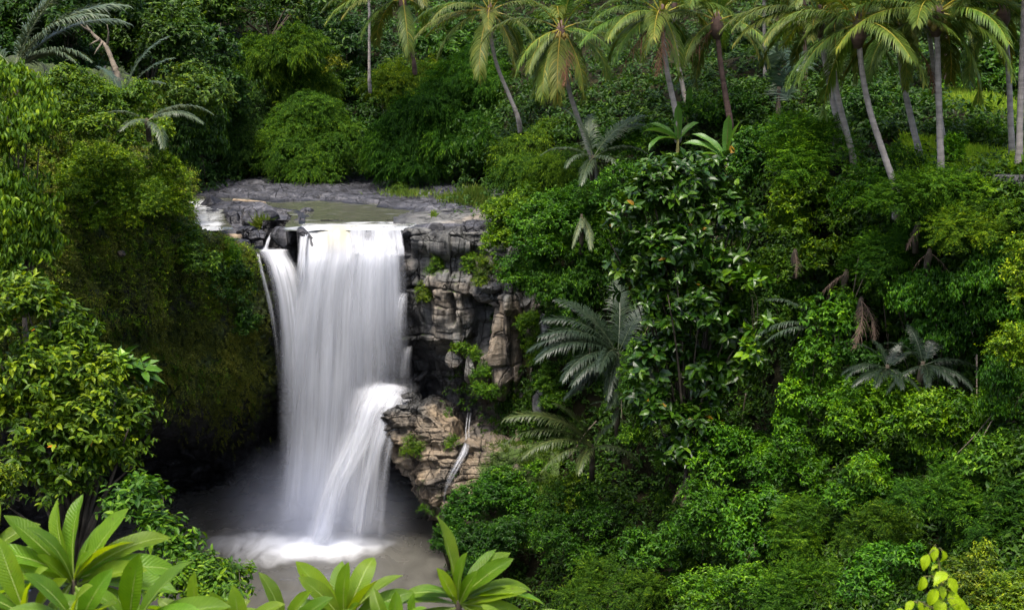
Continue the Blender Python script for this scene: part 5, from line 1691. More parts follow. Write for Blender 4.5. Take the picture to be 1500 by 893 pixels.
def shoot():
    Y = 4.6
    base = at(1385, 1010, Y)
    t = thing('young_shoot', 'bright yellow-green shoot with hanging heart-shaped leaves in the lower right', 'shoot', base)
    st = catmull(np.array([at(*p) for p in [(1385, 1010, Y), (1384, 930, Y), (1380, 870, Y), (1377, 835, Y), (1371, 803, Y)]]), 24)
    parts = [tube(st - base, np.linspace(0.006, 0.002, 24), 6)]
    for k, (px, py, ang, tilt, L, sx, sy) in enumerate([
        (1368, 800, -92, 0.4, 0.85, 1371, 803), (1360, 812, -115, 0.2, 1.0, 1372, 806), (1380, 806, -80, 0.1, 0.75, 1373, 806), (1373, 826, -150, 0.5, 0.5, 1378, 836),
        (1386, 838, 200, 0.7, 1.15, 1378, 842), (1353, 844, -105, 0.3, 0.9, 1380, 852), (1390, 846, -62, 0.3, 1.0, 1381, 856), (1378, 858, -75, 0.6, 0.8, 1381, 858),
        (1372, 862, -120, 0.3, 1.1, 1382, 864), (1392, 866, -70, 0.5, 1.2, 1382, 868), (1376, 876, -95, 0.6, 1.4, 1383, 880), (1398, 876, -50, 0.3, 1.0, 1383, 884),
        (1338, 880, -130, 0.3, 0.85, 1384, 905), (1346, 880, -75, 0.3, 0.8, 1384, 905), (1404, 884, -60, 0.4, 1.2, 1384, 898), (1358, 888, -100, 0.5, 1.1, 1384, 900), (1325, 894, 190, 0.4, 0.8, 1384, 910)]):
        f = at(px, py, Y - 0.02 * (k % 3))
        D = np.array([math.cos(R(ang)), -tilt, math.sin(R(ang))])
        s0 = at(sx, sy, Y)
        parts.append(tube(catmull(np.array([s0, s0 * 0.5 + f * 0.5 + (0, 0, 0.01), f]), 6) - base, 0.0015, 5))
        o = link('leaf', HL[k % 3], t, (1, 1, 1))
        o.location = f - base
        aim(o, D, 0.3 * math.sin(k * 2.3))
        o.scale = (L * 0.62, L * 0.50, L * 0.62)
    V, F = merge(parts)
    link('stem', mesh('stem', V, F, M_STEM), t)


shoot()

# ------------------------------------------------------------------ trees and shrubs, each a thing of its own
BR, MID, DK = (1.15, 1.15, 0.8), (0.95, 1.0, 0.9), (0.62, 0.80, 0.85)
YG, BLUE, OLV = (1.55, 1.35, 0.7), (0.75, 1.0, 1.35), (1.15, 1.0, 0.75)
HS, FW, UC, LB, CB = 'shrubs on the palm slope', 'trees and bamboo beyond the river', 'bushes on the cliff top', 'plants on the left bank', 'small plants growing on the rock'

# beyond the river, back to front
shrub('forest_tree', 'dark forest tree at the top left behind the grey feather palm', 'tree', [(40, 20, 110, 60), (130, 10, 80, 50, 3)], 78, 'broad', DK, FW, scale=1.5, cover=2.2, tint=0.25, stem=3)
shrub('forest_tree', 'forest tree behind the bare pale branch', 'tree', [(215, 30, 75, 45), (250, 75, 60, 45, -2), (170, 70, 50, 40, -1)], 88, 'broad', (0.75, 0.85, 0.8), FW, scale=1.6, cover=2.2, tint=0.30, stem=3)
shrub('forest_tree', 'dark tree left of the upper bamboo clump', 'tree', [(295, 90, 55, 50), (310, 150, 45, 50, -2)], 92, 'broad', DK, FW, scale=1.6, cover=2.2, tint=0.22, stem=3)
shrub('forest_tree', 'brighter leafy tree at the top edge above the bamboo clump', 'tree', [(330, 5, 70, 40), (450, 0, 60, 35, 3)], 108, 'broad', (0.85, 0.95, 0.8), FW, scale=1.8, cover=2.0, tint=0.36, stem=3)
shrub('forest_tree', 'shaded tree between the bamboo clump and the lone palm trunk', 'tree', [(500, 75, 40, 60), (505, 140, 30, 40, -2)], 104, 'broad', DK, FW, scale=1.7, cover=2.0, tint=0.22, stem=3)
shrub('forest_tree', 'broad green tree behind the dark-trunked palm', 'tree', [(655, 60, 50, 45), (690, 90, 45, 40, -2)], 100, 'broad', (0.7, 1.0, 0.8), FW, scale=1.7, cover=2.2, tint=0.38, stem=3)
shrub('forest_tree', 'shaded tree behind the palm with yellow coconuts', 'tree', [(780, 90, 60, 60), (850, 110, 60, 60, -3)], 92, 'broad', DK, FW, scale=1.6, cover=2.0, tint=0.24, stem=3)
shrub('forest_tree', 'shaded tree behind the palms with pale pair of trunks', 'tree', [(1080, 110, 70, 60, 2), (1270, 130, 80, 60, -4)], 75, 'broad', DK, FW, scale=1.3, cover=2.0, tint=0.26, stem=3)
shrub('forest_tree', 'pale-leaved shrubby tree at the back above the upper grass strip', 'tree', [(1420, 105, 60, 40), (1480, 80, 50, 45)], 62, 'big', (0.8, 1.05, 0.95), FW, scale=0.75, cover=1.6, tint=0.42, stem=2)
shrub('bamboo_clump', 'tall feathery bamboo clump with bright round top', 'bamboo', [(435, 75, 40, 36, -1), (395, 105, 45, 42), (440, 130, 42, 50, 1), (365, 85, 26, 30, 1)], 97, 'bamboo', (0.95, 1.10, 0.6), FW, scale=1.25, cover=3.0, tint=0.42, stem=3)
shrub('bamboo_clump', 'low yellow-green bamboo hump under the dark-trunked palm', 'bamboo', [(600, 122, 52, 30), (570, 135, 32, 26, -1), (632, 110, 28, 24)], 98, 'bamboo', (1.15, 1.15, 0.55), FW, scale=1.2, cover=3.0, tint=0.46, stem=4)
shrub('bush', 'rounded weeping bush cloaked in fine bright leaves at the far rock bank', 'bush', [(462, 190, 62, 46), (425, 225, 42, 48, -1), (495, 230, 45, 44, -1), (455, 250, 50, 28, -2)], 92.5, 'weep', (0.85, 1.12, 0.55), FW, scale=1.1, cover=3.2, tint=0.46, stem=1)
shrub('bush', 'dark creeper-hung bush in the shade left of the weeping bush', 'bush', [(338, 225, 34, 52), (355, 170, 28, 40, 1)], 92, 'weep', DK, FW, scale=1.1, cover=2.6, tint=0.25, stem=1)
shrub('bush', 'orange-tipped shrub between the bamboo clump and the lone trunk', 'bush', [(496, 98, 16, 14)], 96, 'small', (1.6, 1.2, 0.6), FW, scale=1.5, cover=2.4, tint=0.5, stem=3)
shrub('bush', 'leafy bank bush between the weeping bush and the dark bamboo', 'bush', [(535, 215, 26, 40), (545, 250, 28, 20, -1)], 93, 'broad', (0.65, 0.95, 0.7), FW, scale=1.1, cover=2.6, tint=0.34, stem=1)
shrub('bamboo_clump', 'huge dark bamboo mass overhanging the river at centre', 'bamboo', [(690, 130, 62, 52), (625, 175, 58, 45, -1), (665, 215, 78, 55, -2), (590, 215, 40, 50, -1), (720, 190, 50, 60, 1), (610, 250, 55, 25, -2)], 90, 'bamboo', (0.60, 0.98, 0.62), FW, scale=1.15, cover=3.0, tint=0.36, stem=3)
shrub('bush', 'small tufted shrub on the bank under the dark bamboo', 'bush', [(585, 280, 14, 8)], 86, 'small', MID, FW, scale=1.2, cover=2.4, tint=0.35, stem=0.3)

# left side, back to front
shrub('leafy_bush', 'round bush with pale grey-green leaves on the left cliff top', 'bush', [(272, 128, 40, 30), (300, 140, 34, 34, -1), (250, 150, 40, 36, -1)], 63, 'broad', (0.95, 1.0, 1.25), LB, scale=1.0, cover=3.4, tint=0.50, stem=2)
shrub('leafy_bush', 'dark drape of creepers hanging below the pale-leaved bush', 'bush', [(290, 205, 36, 60), (262, 225, 34, 55, -1), (305, 175, 22, 40, 1)], 64, 'hang', (0.72, 0.9, 0.5), LB, scale=0.8, cover=3.0, tint=0.26, stem=2)
shrub('leafy_bush', 'mid green bush above the cliff behind the small drooping palm', 'bush', [(170, 160, 48, 40), (120, 150, 48, 40, -2), (205, 200, 40, 40, -1)], 60, 'broad', (1.15, 1.25, 0.6), LB, scale=0.85, cover=3.2, tint=0.44, stem=2)
shrub('leafy_bush', 'bright green bush on the left slope next to the hanging tree', 'bush', [(110, 130, 40, 30), (85, 165, 40, 40, -1), (130, 190, 40, 34, -1)], 55, 'broad', (1.1, 1.15, 0.5), LB, scale=0.85, cover=3.2, tint=0.48, stem=2)
shrub('leafy_bush', 'soft olive shrub in the middle of the upper mossy cliff', 'bush', [(150, 250, 60, 50), (110, 290, 50, 50, -1), (190, 290, 50, 40)], 57.5, 'small', (1.65, 1.65, 0.65), LB, scale=1.0, cover=2.8, tint=0.46, stem=1)
shrub('leafy_bush', 'bright spreading bush over the cliff edge left of the riffles', 'bush', [(235, 265, 38, 36), (215, 300, 40, 34, -1), (258, 305, 26, 28)], 61.5, 'small', (1.55, 1.65, 0.55), LB, scale=1.1, cover=3.2, tint=0.52, stem=1)
shrub('leafy_bush', 'leafy creeper bush below the tan log on the left cliff edge', 'bush', [(268, 345, 26, 30), (292, 385, 28, 36, -1), (245, 380, 30, 36)], 63, 'broad', (1.1, 1.25, 0.6), LB, scale=0.75, cover=3.0, tint=0.44, stem=1)
shrub('leafy_bush', 'small bright round tuft in front of the tan log', 'bush', [(336, 366, 20, 20), (330, 385, 20, 18, -0.3)], 66.5, 'broad', (1.0, 1.4, 0.45), LB, scale=0.72, cover=3.6, tint=0.58, stem=0.5)
shrub('leafy_bush', 'dark ivy mass hanging under the small bright tuft', 'bush', [(345, 425, 26, 42), (315, 425, 24, 40, -0.5), (362, 470, 16, 40)], 65.6, 'broad', (0.60, 0.85, 0.5), LB, scale=0.7, cover=2.8, tint=0.30, stem=0.5)
shrub('hanging_tree', 'tall tree at the left edge with hanging leaf clusters and yellow tips', 'tree', [(15, 130, 48, 36), (40, 190, 40, 46, -0.5), (-5, 215, 60, 60), (35, 280, 42, 50, -0.5), (0, 330, 60, 60), (45, 350, 38, 40, -0.5), (5, 400, 50, 30)], 42, 'hang', (1.1, 1.22, 0.38), LB, scale=0.92, cover=3.0, tint=0.46, young=0.4, low=-0.8, stem=4)
shrub('pool_tree', 'near glossy tree with yellowish young leaf tips beside the pool', 'tree', [(25, 460, 62, 50), (95, 500, 52, 40, 0.3), (40, 540, 80, 60, -0.4), (150, 610, 62, 40, 0.3), (80, 620, 90, 60, -0.5), (195, 605, 42, 28, 0.6), (160, 670, 62, 50), (60, 700, 95, 70, -0.5), (130, 560, 50, 40), (-30, 600, 70, 100)], 27, 'broad', (1.05, 1.1, 0.40), LB, scale=0.78, cover=2.8, tint=0.46, young=0.45, rare=0.0012, stem=4)
shrub('broadleaf_shrub', 'dark shrub with a crown of big upright leaves behind the pool tree', 'bush', [(165, 548, 30, 14), (190, 555, 24, 12, 0.4)], 29, 'big', (0.85, 1.15, 0.9), LB, scale=0.95, cover=2.4, tint=0.46, up=0.9, stem=2)
shrub('broadleaf_shrub', 'rounded shrub at the water edge behind the open plumeria rosette', 'bush', [(215, 722, 26, 18), (190, 745, 40, 30, -0.5), (235, 790, 34, 30, -1), (265, 800, 22, 16, -1)], 24, 'broad', (0.8, 1.1, 0.6), LB, scale=0.75, cover=3.0, tint=0.42, stem=3)
shrub('broadleaf_shrub', 'fresh green low shrub between the two plumerias by the pool', 'bush', [(300, 840, 46, 26), (345, 850, 26, 24, 0.4), (255, 860, 40, 30, -0.3), (320, 875, 46, 26, -0.5)], 20, 'broad', (1.05, 1.25, 0.55), LB, scale=0.50, cover=3.4, tint=0.52, stem=3)
shrub('broadleaf_shrub', 'yellow-green shrub at the left frame edge above the plumeria', 'bush', [(10, 730, 28, 24), (0, 700, 24, 20)], 19, 'small', (1.3, 1.2, 0.5), LB, scale=0.6, cover=3.0, tint=0.5, stem=3)

# the cliff-top bushes right of the fall
shrub('cliff_bush', 'feathery yellow-green bush at the back of the cliff top', 'bush', [(765, 215, 36, 22), (800, 205, 44, 24, 1), (745, 235, 24, 20)], 70, 'weep', (0.95, 1.1, 0.6), UC, scale=0.95, cover=3.0, tint=0.46, stem=2)
shrub('cliff_bush', 'soft mid green drooping bush behind the bright cliff-top bush', 'bush', [(770, 262, 46, 34), (825, 250, 46, 36, -1), (800, 285, 40, 30, -1)], 66, 'weep', (0.80, 1.05, 0.72), UC, scale=0.85, cover=3.2, tint=0.44, stem=2)
shrub('cliff_bush', 'brightest round bush hanging over the grey rock top', 'bush', [(748, 315, 34, 28), (735, 345, 26, 34, -0.3), (775, 300, 36, 28, 0.5), (762, 345, 34, 36)], 63.5, 'small', (1.0, 1.25, 0.42), UC, scale=1.15, cover=4.0, tint=0.56, stem=1)
shrub('cliff_bush', 'large leafy bush draping over the brown pillar', 'bush', [(810, 330, 54, 44, -0.5), (780, 375, 46, 40, -0.8), (845, 310, 44, 40), (855, 360, 46, 46), (770, 405, 30, 26, -0.5)], 61, 'small', (0.70, 1.15, 0.52), UC, scale=1.25, cover=3.6, tint=0.44, stem=1)
shrub('cliff_bush', 'dark shaded ivy curtain below the draping bush', 'bush', [(815, 425, 42, 40), (850, 430, 44, 50), (835, 475, 40, 30, 0.3), (878, 400, 30, 60, 0.5)], 60, 'hang', (0.58, 0.92, 0.45), UC, scale=0.62, cover=3.2, tint=0.34, stem=1)
shrub('cliff_bush', 'ferny light green tuft on the rock right of the brown pillar', 'bush', [(778, 480, 18, 22), (782, 515, 14, 26, 0.2), (765, 475, 10, 12)], 62.5, 'small', (0.95, 1.2, 0.5), UC, scale=0.85, cover=3.2, tint=0.5, stem=0.4)
shrub('cliff_bush', 'green creeper running down beside the pale poking rock', 'bush', [(805, 560, 22, 24), (790, 545, 10, 30), (812, 590, 20, 20, -0.4)], 61.5, 'small', (0.8, 1.1, 0.55), UC, scale=0.85, cover=2.8, tint=0.42, stem=0.4)

# plants growing on the rock itself
for lab_, lob_, Y_, k_c in [
    ('green fern tuft in the bedded rock left of the pale ledge', [(693, 383, 14, 8), (705, 392, 12, 8), (682, 392, 9, 5)], 65.7, (0.95, 1.2, 0.45)),
    ('small creeper hanging in the upper rock face nearest the main fall', [(640, 385, 6, 12), (632, 400, 8, 10), (645, 375, 7, 5)], 66.3, (0.9, 1.15, 0.5)),
    ('olive tuft clinging beside the main fall halfway down the rock', [(622, 436, 10, 12), (616, 424, 5, 8)], 66.3, (1.0, 1.0, 0.5)),
    ('yellow-green tuft on the grey shelf above the brown pillar', [(706, 412, 8, 12), (700, 402, 6, 6)], 64.3, (1.1, 1.15, 0.5)),
    ('grassy green clump sloping across the lower rock shelf', [(675, 510, 10, 8), (690, 518, 14, 8), (702, 526, 10, 8)], 64.8, (0.95, 1.2, 0.45)),
    ('bright leafy plant in the nook at the foot of the brown pillar', [(702, 548, 12, 14), (716, 545, 12, 12), (708, 570, 14, 14, -0.4), (720, 575, 14, 10, -0.6)], 64.0, (0.85, 1.2, 0.5)),
    ('small round plant on the tan ledge face', [(603, 648, 8, 10), (612, 660, 9, 10), (598, 660, 6, 8)], 63.0, (0.9, 1.05, 0.45)),
    ('tiny green plant near the top of the tan ledge', [(659, 652, 7, 5), (665, 645, 3, 5)], 61.4, (1.1, 1.25, 0.45)),
    ('small fern hanging under the tip of the ledge', [(628, 750, 7, 6), (622, 745, 5, 4)], 62.8, (0.7, 1.0, 0.5)),
    ('moss tuft at the right end of the plateau rock', [(712, 384, 12, 6), (722, 395, 8, 8)], 65.3, (1.1, 1.1, 0.5))]:
    shrub('rock_plant', lab_, 'plant', lob_, Y_, 'tiny', k_c, CB, scale=1.05, cover=3.0, tint=0.48, stem=0.1)

# the low right bank below the ledge
shrub('bank_shrub', 'dark green rounded ivy mound right under the trickle ledge', 'bush', [(705, 735, 44, 32), (740, 715, 46, 28, 0.5), (685, 765, 30, 36, -0.4), (760, 745, 40, 30)], 59, 'small', (0.55, 1.0, 0.62), HS, scale=1.15, cover=3.2, tint=0.40, stem=1)
shrub('bank_shrub', 'bright small leafed plant at the ledge end under the arching palm', 'bush', [(745, 700, 24, 12), (790, 690, 20, 10, 0.3)], 59.5, 'small', (0.75, 1.15, 0.55), HS, scale=1.1, cover=2.6, tint=0.48, stem=0.5)
shrub('bank_shrub', 'dark shrub at the water line where the ledge meets the pool', 'bush', [(665, 775, 20, 24), (650, 800, 16, 22, -0.3), (680, 805, 26, 30, -0.4)], 61, 'small', (0.5, 0.9, 0.5), HS, scale=1.1, cover=3.0, tint=0.34, stem=0.5)
shrub('bank_shrub', 'dark ivy mound sloping to the pool corner at bottom centre', 'bush', [(720, 800, 50, 36), (770, 790, 50, 40, -0.5), (700, 840, 40, 30, -1)], 57, 'small', (0.50, 0.85, 0.5), HS, scale=1.1, cover=2.8, tint=0.32, stem=1)
shrub('bank_shrub', 'ivy-covered hump in the middle of the lower right bank', 'bush', [(840, 745, 50, 40), (880, 770, 46, 40, -0.5), (825, 800, 46, 40, -0.6), (870, 820, 46, 30, -1)], 54, 'small', (0.58, 0.95, 0.5), HS, scale=1.05, cover=3.0, tint=0.38, stem=1)
shrub('bank_shrub', 'thin yellowish sapling standing in the dark hollow', 'bush', [(835, 725, 12, 18), (842, 705, 8, 10), (830, 740, 10, 8)], 53.5, 'small', (1.2, 1.2, 0.5), HS, scale=1.0, cover=1.6, tint=0.45, stem=0.8)
shrub('bank_shrub', 'light feathery acacia at the bottom centre right of the plumeria', 'bush', [(890, 850, 50, 26), (860, 875, 40, 20, -0.6), (930, 870, 46, 26, -0.5)], 47, 'feather', (0.95, 1.15, 0.6), HS, scale=0.9, cover=3.2, tint=0.44, stem=1)
shrub('bank_shrub', 'broad-leaved shrub left of the dark hollow at bottom', 'bush', [(960, 815, 44, 30), (1000, 800, 40, 34, 0.4), (930, 800, 30, 24)], 47.5, 'broad', (0.6, 0.98, 0.62), HS, scale=0.75, cover=2.8, tint=0.40, stem=1)
shrub('bank_shrub', 'hanging creeper column in the hollow under the big-leaved tree', 'bush', [(975, 690, 14, 40), (970, 740, 12, 30), (985, 650, 14, 30, 0.4)], 54, 'hang', (0.75, 1.0, 0.5), HS, scale=0.45, cover=2.2, tint=0.36, stem=0.5)

# the big-leaved tree
shrub('big_leaved_tree', 'tall tree with large glossy leaves and a few orange ones', 'tree', [(1005, 262, 62, 44), (950, 320, 56, 50, -0.4), (1045, 325, 56, 55), (985, 385, 66, 55, -0.8), (1065, 400, 46, 50), (935, 420, 40, 50), (1020, 460, 66, 46, -0.6), (1080, 480, 40, 40), (985, 535, 52, 44, -0.3), (1060, 545, 50, 40), (965, 600, 36, 40), (1020, 615, 44, 36), (1000, 665, 34, 30, -0.2), (1045, 665, 30, 26, -0.2)], 48.5, 'big', (0.42, 0.62, 0.52), HS, scale=0.92, cover=4.2, tint=0.44, young=0.34, rare=0.010, stem=4)
shrub('breadfruit_sapling', 'bright deeply cut leaves standing out right of the big-leaved tree', 'tree', [(1105, 410, 18, 16), (1120, 480, 16, 14), (1100, 520, 16, 16)], 46.8, 'big', (1.0, 1.25, 0.7), HS, scale=0.9, cover=1.6, tint=0.52, stem=2)

# the steep slope under the palms
S_ = [
    ('feathery bright shrub at the foot of the close palm pair', [(1180, 195, 46, 28), (1150, 225, 44, 30, -0.5), (1215, 225, 44, 34, -0.5), (1170, 250, 46, 30, -0.8)], 50.5, 'feather', (0.85, 1.2, 0.55), 0.95, 3.4, 0.48),
    ('dark leafy shrub right of the banana plants', [(1115, 205, 36, 34), (1100, 250, 34, 36, -0.4)], 55.5, 'broad', (0.55, 0.9, 0.6), 0.8, 2.8, 0.34),
    ('green shrub behind the banana plants under the ringed palm', [(1035, 165, 40, 26), (1095, 155, 36, 24)], 62, 'broad', (0.6, 0.95, 0.65), 0.9, 2.6, 0.36),
    ('leafy shrub below the leaning palm between feather palm and banana', [(930, 215, 40, 28), (965, 195, 34, 24, 1), (905, 205, 30, 24)], 61, 'broad', (0.65, 0.98, 0.62), 0.8, 2.8, 0.38),
    ('round shrub left of the top of the big-leaved tree', [(895, 285, 34, 30), (920, 255, 30, 24)], 57, 'small', (0.7, 1.1, 0.55), 1.2, 3.0, 0.42),
    ('yellow-green ivy billow on the slope below the feathery shrub', [(1190, 300, 54, 38), (1235, 320, 44, 36, -0.3), (1160, 330, 40, 36)], 49.5, 'small', (1.0, 1.15, 0.42), 1.3, 3.2, 0.46),
    ('second ivy billow of heart-shaped leaves lower on the yellow-green slope', [(1180, 375, 52, 36), (1225, 380, 40, 34, -0.3), (1145, 400, 34, 34)], 48.8, 'broad', (0.85, 1.0, 0.42), 0.72, 3.2, 0.42),
    ('dark ivy bulge hanging above the withered arching frond', [(1130, 440, 36, 36), (1165, 440, 40, 30)], 48.6, 'broad', (0.55, 0.78, 0.42), 0.7, 2.6, 0.34),
    ('rounded shrub with drooping leaves under the withered arching frond', [(1215, 450, 34, 30), (1235, 475, 30, 30, -0.3), (1200, 480, 28, 24)], 46, 'broad', (0.72, 1.15, 0.6), 0.78, 3.0, 0.46),
    ('tall green shrub with yellow flower left of the rounded bright shrubs', [(1195, 535, 32, 36), (1175, 580, 36, 36), (1215, 580, 36, 30, -0.3), (1165, 620, 32, 28)], 45.5, 'broad', (0.78, 1.18, 0.48), 0.72, 3.2, 0.46),
    ('rounded bright shrub in the middle of the right slope', [(1275, 585, 44, 34), (1305, 615, 44, 30, -0.3), (1250, 625, 36, 34, -0.3), (1320, 580, 30, 24)], 42.8, 'small', (0.85, 1.2, 0.42), 1.15, 3.6, 0.50),
    ('second rounded bright shrub spreading to its right', [(1390, 600, 48, 32), (1420, 625, 40, 30, -0.3), (1360, 625, 36, 30), (1440, 600, 26, 26)], 41.5, 'small', (0.88, 1.15, 0.42), 1.15, 3.6, 0.48),
    ('creeper hanging down from the second rounded bright shrub', [(1355, 665, 16, 26), (1405, 660, 14, 22), (1380, 655, 20, 18)], 41.3, 'hang', (0.85, 1.15, 0.45), 0.5, 2.4, 0.44),
    ('grey-green shrub with pale leaves near the right frame edge', [(1455, 650, 28, 18), (1440, 680, 34, 22), (1475, 690, 28, 26)], 38.5, 'broad', (0.80, 1.12, 1.15), 0.75, 2.6, 0.50),
    ('feathery mimosa with soft dark plumes on the lower right slope', [(1375, 700, 44, 24), (1350, 730, 42, 26, -0.3), (1400, 740, 50, 30, -0.4), (1440, 740, 40, 30)], 38.8, 'feather', (0.62, 0.98, 0.62), 0.9, 3.2, 0.42),
    ('second feathery mimosa reaching the right frame edge', [(1480, 760, 40, 30), (1460, 790, 44, 28), (1500, 730, 30, 30)], 36.5, 'feather', (0.5, 0.82, 0.6), 0.9, 3.0, 0.38),
    ('pale feathery mimosa plume in the lower middle of the slope', [(1175, 765, 36, 34), (1165, 800, 32, 26, -0.3)], 42.3, 'feather', (0.72, 1.0, 0.75), 0.85, 3.2, 0.44),
    ('big-leaved climber left of the pale mimosa plume', [(1110, 765, 44, 34), (1095, 800, 42, 34, -0.4), (1130, 740, 30, 26)], 43.5, 'broad', (0.62, 1.05, 0.62), 0.85, 2.8, 0.44),
    ('leafy mound below the big-leaved tree at the left of the slope', [(1050, 650, 40, 26), (1085, 660, 44, 34, -0.3), (1045, 690, 36, 30)], 47.5, 'broad', (0.66, 1.08, 0.66), 0.8, 2.8, 0.44),
    ('ivy-draped shrub under the tall shrub with yellow flower', [(1130, 690, 40, 34), (1165, 665, 34, 30, -0.3), (1180, 705, 36, 34, -0.4)], 45, 'small', (0.68, 1.08, 0.45), 1.1, 3.0, 0.42),
    ('dark shrub between the two mimosas and the rounded bright shrub', [(1260, 700, 44, 34), (1295, 720, 36, 30), (1240, 735, 34, 26)], 42, 'broad', (0.6, 1.0, 0.5), 0.65, 2.8, 0.40),
    ('pale leafy sprig shrub in the centre of the right slope', [(1265, 690, 20, 16, -1), (1280, 705, 16, 12, -1)], 41.5, 'broad', (0.9, 1.2, 0.6), 0.6, 2.2, 0.52),
    ('feathery shrub with brownish flower plumes low on the slope', [(1290, 770, 38, 26), (1260, 785, 30, 22), (1315, 790, 30, 22)], 39.8, 'feather', (0.75, 0.92, 0.55), 0.8, 2.8, 0.42),
    ('heart-leaved shrub standing above the young yellow shoot', [(1290, 830, 40, 28), (1325, 820, 30, 24, -0.3), (1265, 860, 36, 26, -0.5)], 36.5, 'broad', (0.62, 1.08, 0.5), 0.62, 3.0, 0.44),
    ('low leafy shrub at the bottom left of the slope', [(1040, 745, 44, 34), (1015, 770, 36, 30), (1060, 790, 40, 30, -0.4)], 46, 'small', (0.6, 1.0, 0.5), 1.1, 2.8, 0.40),
    ('light green shrub along the bottom edge under the climber', [(1050, 865, 50, 24), (1010, 875, 40, 24, -0.4), (1100, 860, 40, 26, -0.5)], 41, 'small', (0.78, 1.15, 0.68), 1.0, 3.2, 0.50),
    ('feathery shrub at the bottom edge below the pale mimosa plume', [(1160, 855, 40, 26), (1200, 860, 40, 30, -0.4), (1140, 880, 36, 20, -0.5)], 39, 'feather', (0.72, 1.02, 0.6), 0.8, 3.0, 0.44),
    ('olive small-leaved bush right of the young yellow shoot', [(1425, 835, 36, 22), (1410, 865, 36, 24, -0.4), (1450, 870, 30, 26, -0.5)], 31, 'tiny', (1.25, 1.05, 0.5), 1.2, 3.0, 0.40),
    ('yellow-green bush in the bottom right corner', [(1480, 860, 28, 24), (1495, 890, 30, 24, -0.5), (1460, 895, 30, 18, -0.5)], 28, 'small', (1.5, 1.35, 0.5), 0.75, 3.2, 0.48),
    ('slender sprig of olive leaves above the corner bush', [(1443, 805, 9, 7), (1437, 815, 6, 8)], 29, 'small', (1.3, 1.2, 0.7), 0.7, 2.0, 0.48),
    ('feathery bright shrub just under the slanting palm foot', [(1345, 285, 50, 24), (1385, 275, 44, 28, -0.3), (1420, 290, 40, 28, -0.5), (1310, 300, 36, 24)], 43.6, 'feather', (0.85, 1.15, 0.55), 0.85, 3.2, 0.46),
    ('yellow-green feathery shrub on the shoulder below the stone wall', [(1425, 335, 48, 28), (1465, 345, 40, 34, -0.4), (1390, 345, 40, 30)], 42.3, 'feather', (1.0, 1.12, 0.55), 0.85, 3.0, 0.44),
    ('leafy shrub on the slope between slanting palm and ivy billow', [(1265, 265, 36, 24), (1290, 300, 36, 30, -0.3), (1250, 290, 24, 20)], 46.5, 'small', (0.75, 1.15, 0.45), 1.1, 3.0, 0.46),
    ('dark ivy bulge above the withered hanging frond', [(1320, 365, 50, 36), (1290, 390, 40, 40), (1350, 345, 36, 28)], 45, 'feather', (0.55, 0.9, 0.5), 0.85, 2.8, 0.38),
    ('broad dark ivy drape on the right half of the vine wall', [(1370, 440, 56, 44), (1420, 460, 44, 50), (1380, 500, 50, 36), (1340, 430, 30, 40)], 43.8, 'hang', (0.52, 0.92, 0.45), 0.55, 3.0, 0.36),
    ('ivy drape near the right edge below the yellow-green shoulder shrub', [(1455, 400, 40, 44), (1430, 420, 36, 40), (1465, 460, 30, 36)], 41.8, 'hang', (0.62, 1.0, 0.45), 0.55, 3.0, 0.40),
    ('bright yellow-green shrub cut by the right edge at mid height', [(1492, 410, 18, 24), (1484, 435, 14, 12), (1500, 370, 14, 30)], 38.5, 'small', (1.5, 1.45, 0.5), 0.9, 3.0, 0.52),
    ('pale yellow-green shrub at the right edge beside the ivy drape', [(1485, 492, 26, 18), (1470, 510, 20, 18), (1495, 520, 22, 30)], 37.8, 'tiny', (1.35, 1.4, 0.6), 1.3, 3.0, 0.52),
    ('small bright shrub at the foot of the black-streaked palm', [(1398, 212, 16, 12), (1392, 225, 18, 12)], 44.8, 'small', (0.75, 1.25, 0.5), 0.9, 3.0, 0.50),
    ('dark hedge under the edge of the upper grass strip', [(1400, 194, 40, 13), (1450, 198, 40, 14, -0.3), (1370, 205, 24, 16), (1490, 198, 30, 15, -0.4)], 50.5, 'small', (0.55, 0.75, 0.42), 1.2, 2.8, 0.34),
    ('pale-leaved shrub in front of the dark hedge', [(1448, 182, 26, 12), (1470, 195, 20, 12)], 49.2, 'broad', (0.85, 1.15, 0.85), 0.65, 2.4, 0.50),
    ('dark shrub behind the slanting palm trunk', [(1290, 195, 30, 34), (1325, 170, 36, 34, 1), (1270, 160, 30, 36, 2)], 53, 'broad', (0.5, 0.78, 0.5), 0.7, 2.4, 0.30),
    ('weedy shrub between the grey trunk and the slanting palm', [(1330, 235, 26, 12), (1310, 225, 20, 10)], 46.3, 'small', (0.8, 1.1, 0.5), 1.0, 2.6, 0.42),
    ('green plants above the upper grass strip at the right edge', [(1440, 125, 30, 10), (1490, 116, 36, 14), (1400, 125, 20, 9)], 59, 'broad', (0.7, 1.05, 0.6), 0.8, 2.4, 0.44),
    ('dark ivy bulge in the hollow left of the fan-like palms', [(1265, 530, 26, 30), (1245, 520, 20, 24)], 45, 'broad', (0.48, 0.8, 0.4), 0.65, 2.4, 0.30),
    ('ivy-clad bank right of the rounded bright shrubs at the edge', [(1480, 590, 34, 44), (1465, 550, 30, 34), (1500, 640, 20, 30)], 39.8, 'hang', (0.5, 0.85, 0.42), 0.5, 2.8, 0.34),
    ('leafy climber hanging on the left of the dark hollow', [(925, 560, 20, 40), (940, 520, 18, 30), (930, 640, 20, 30)], 51.5, 'broad', (0.85, 1.2, 0.5), 0.62, 2.4, 0.46),
]
for lab_, lob_, Y_, kd_, c_, sc_, cv_, ti_ in S_:
    shrub('slope_shrub', lab_, 'shrub', lob_, Y_, kd_, (c_[0] * 1.15, c_[1] * 1.14, c_[2] * 0.75), HS, scale=sc_, cover=cv_, tint=ti_, stem=0.6)

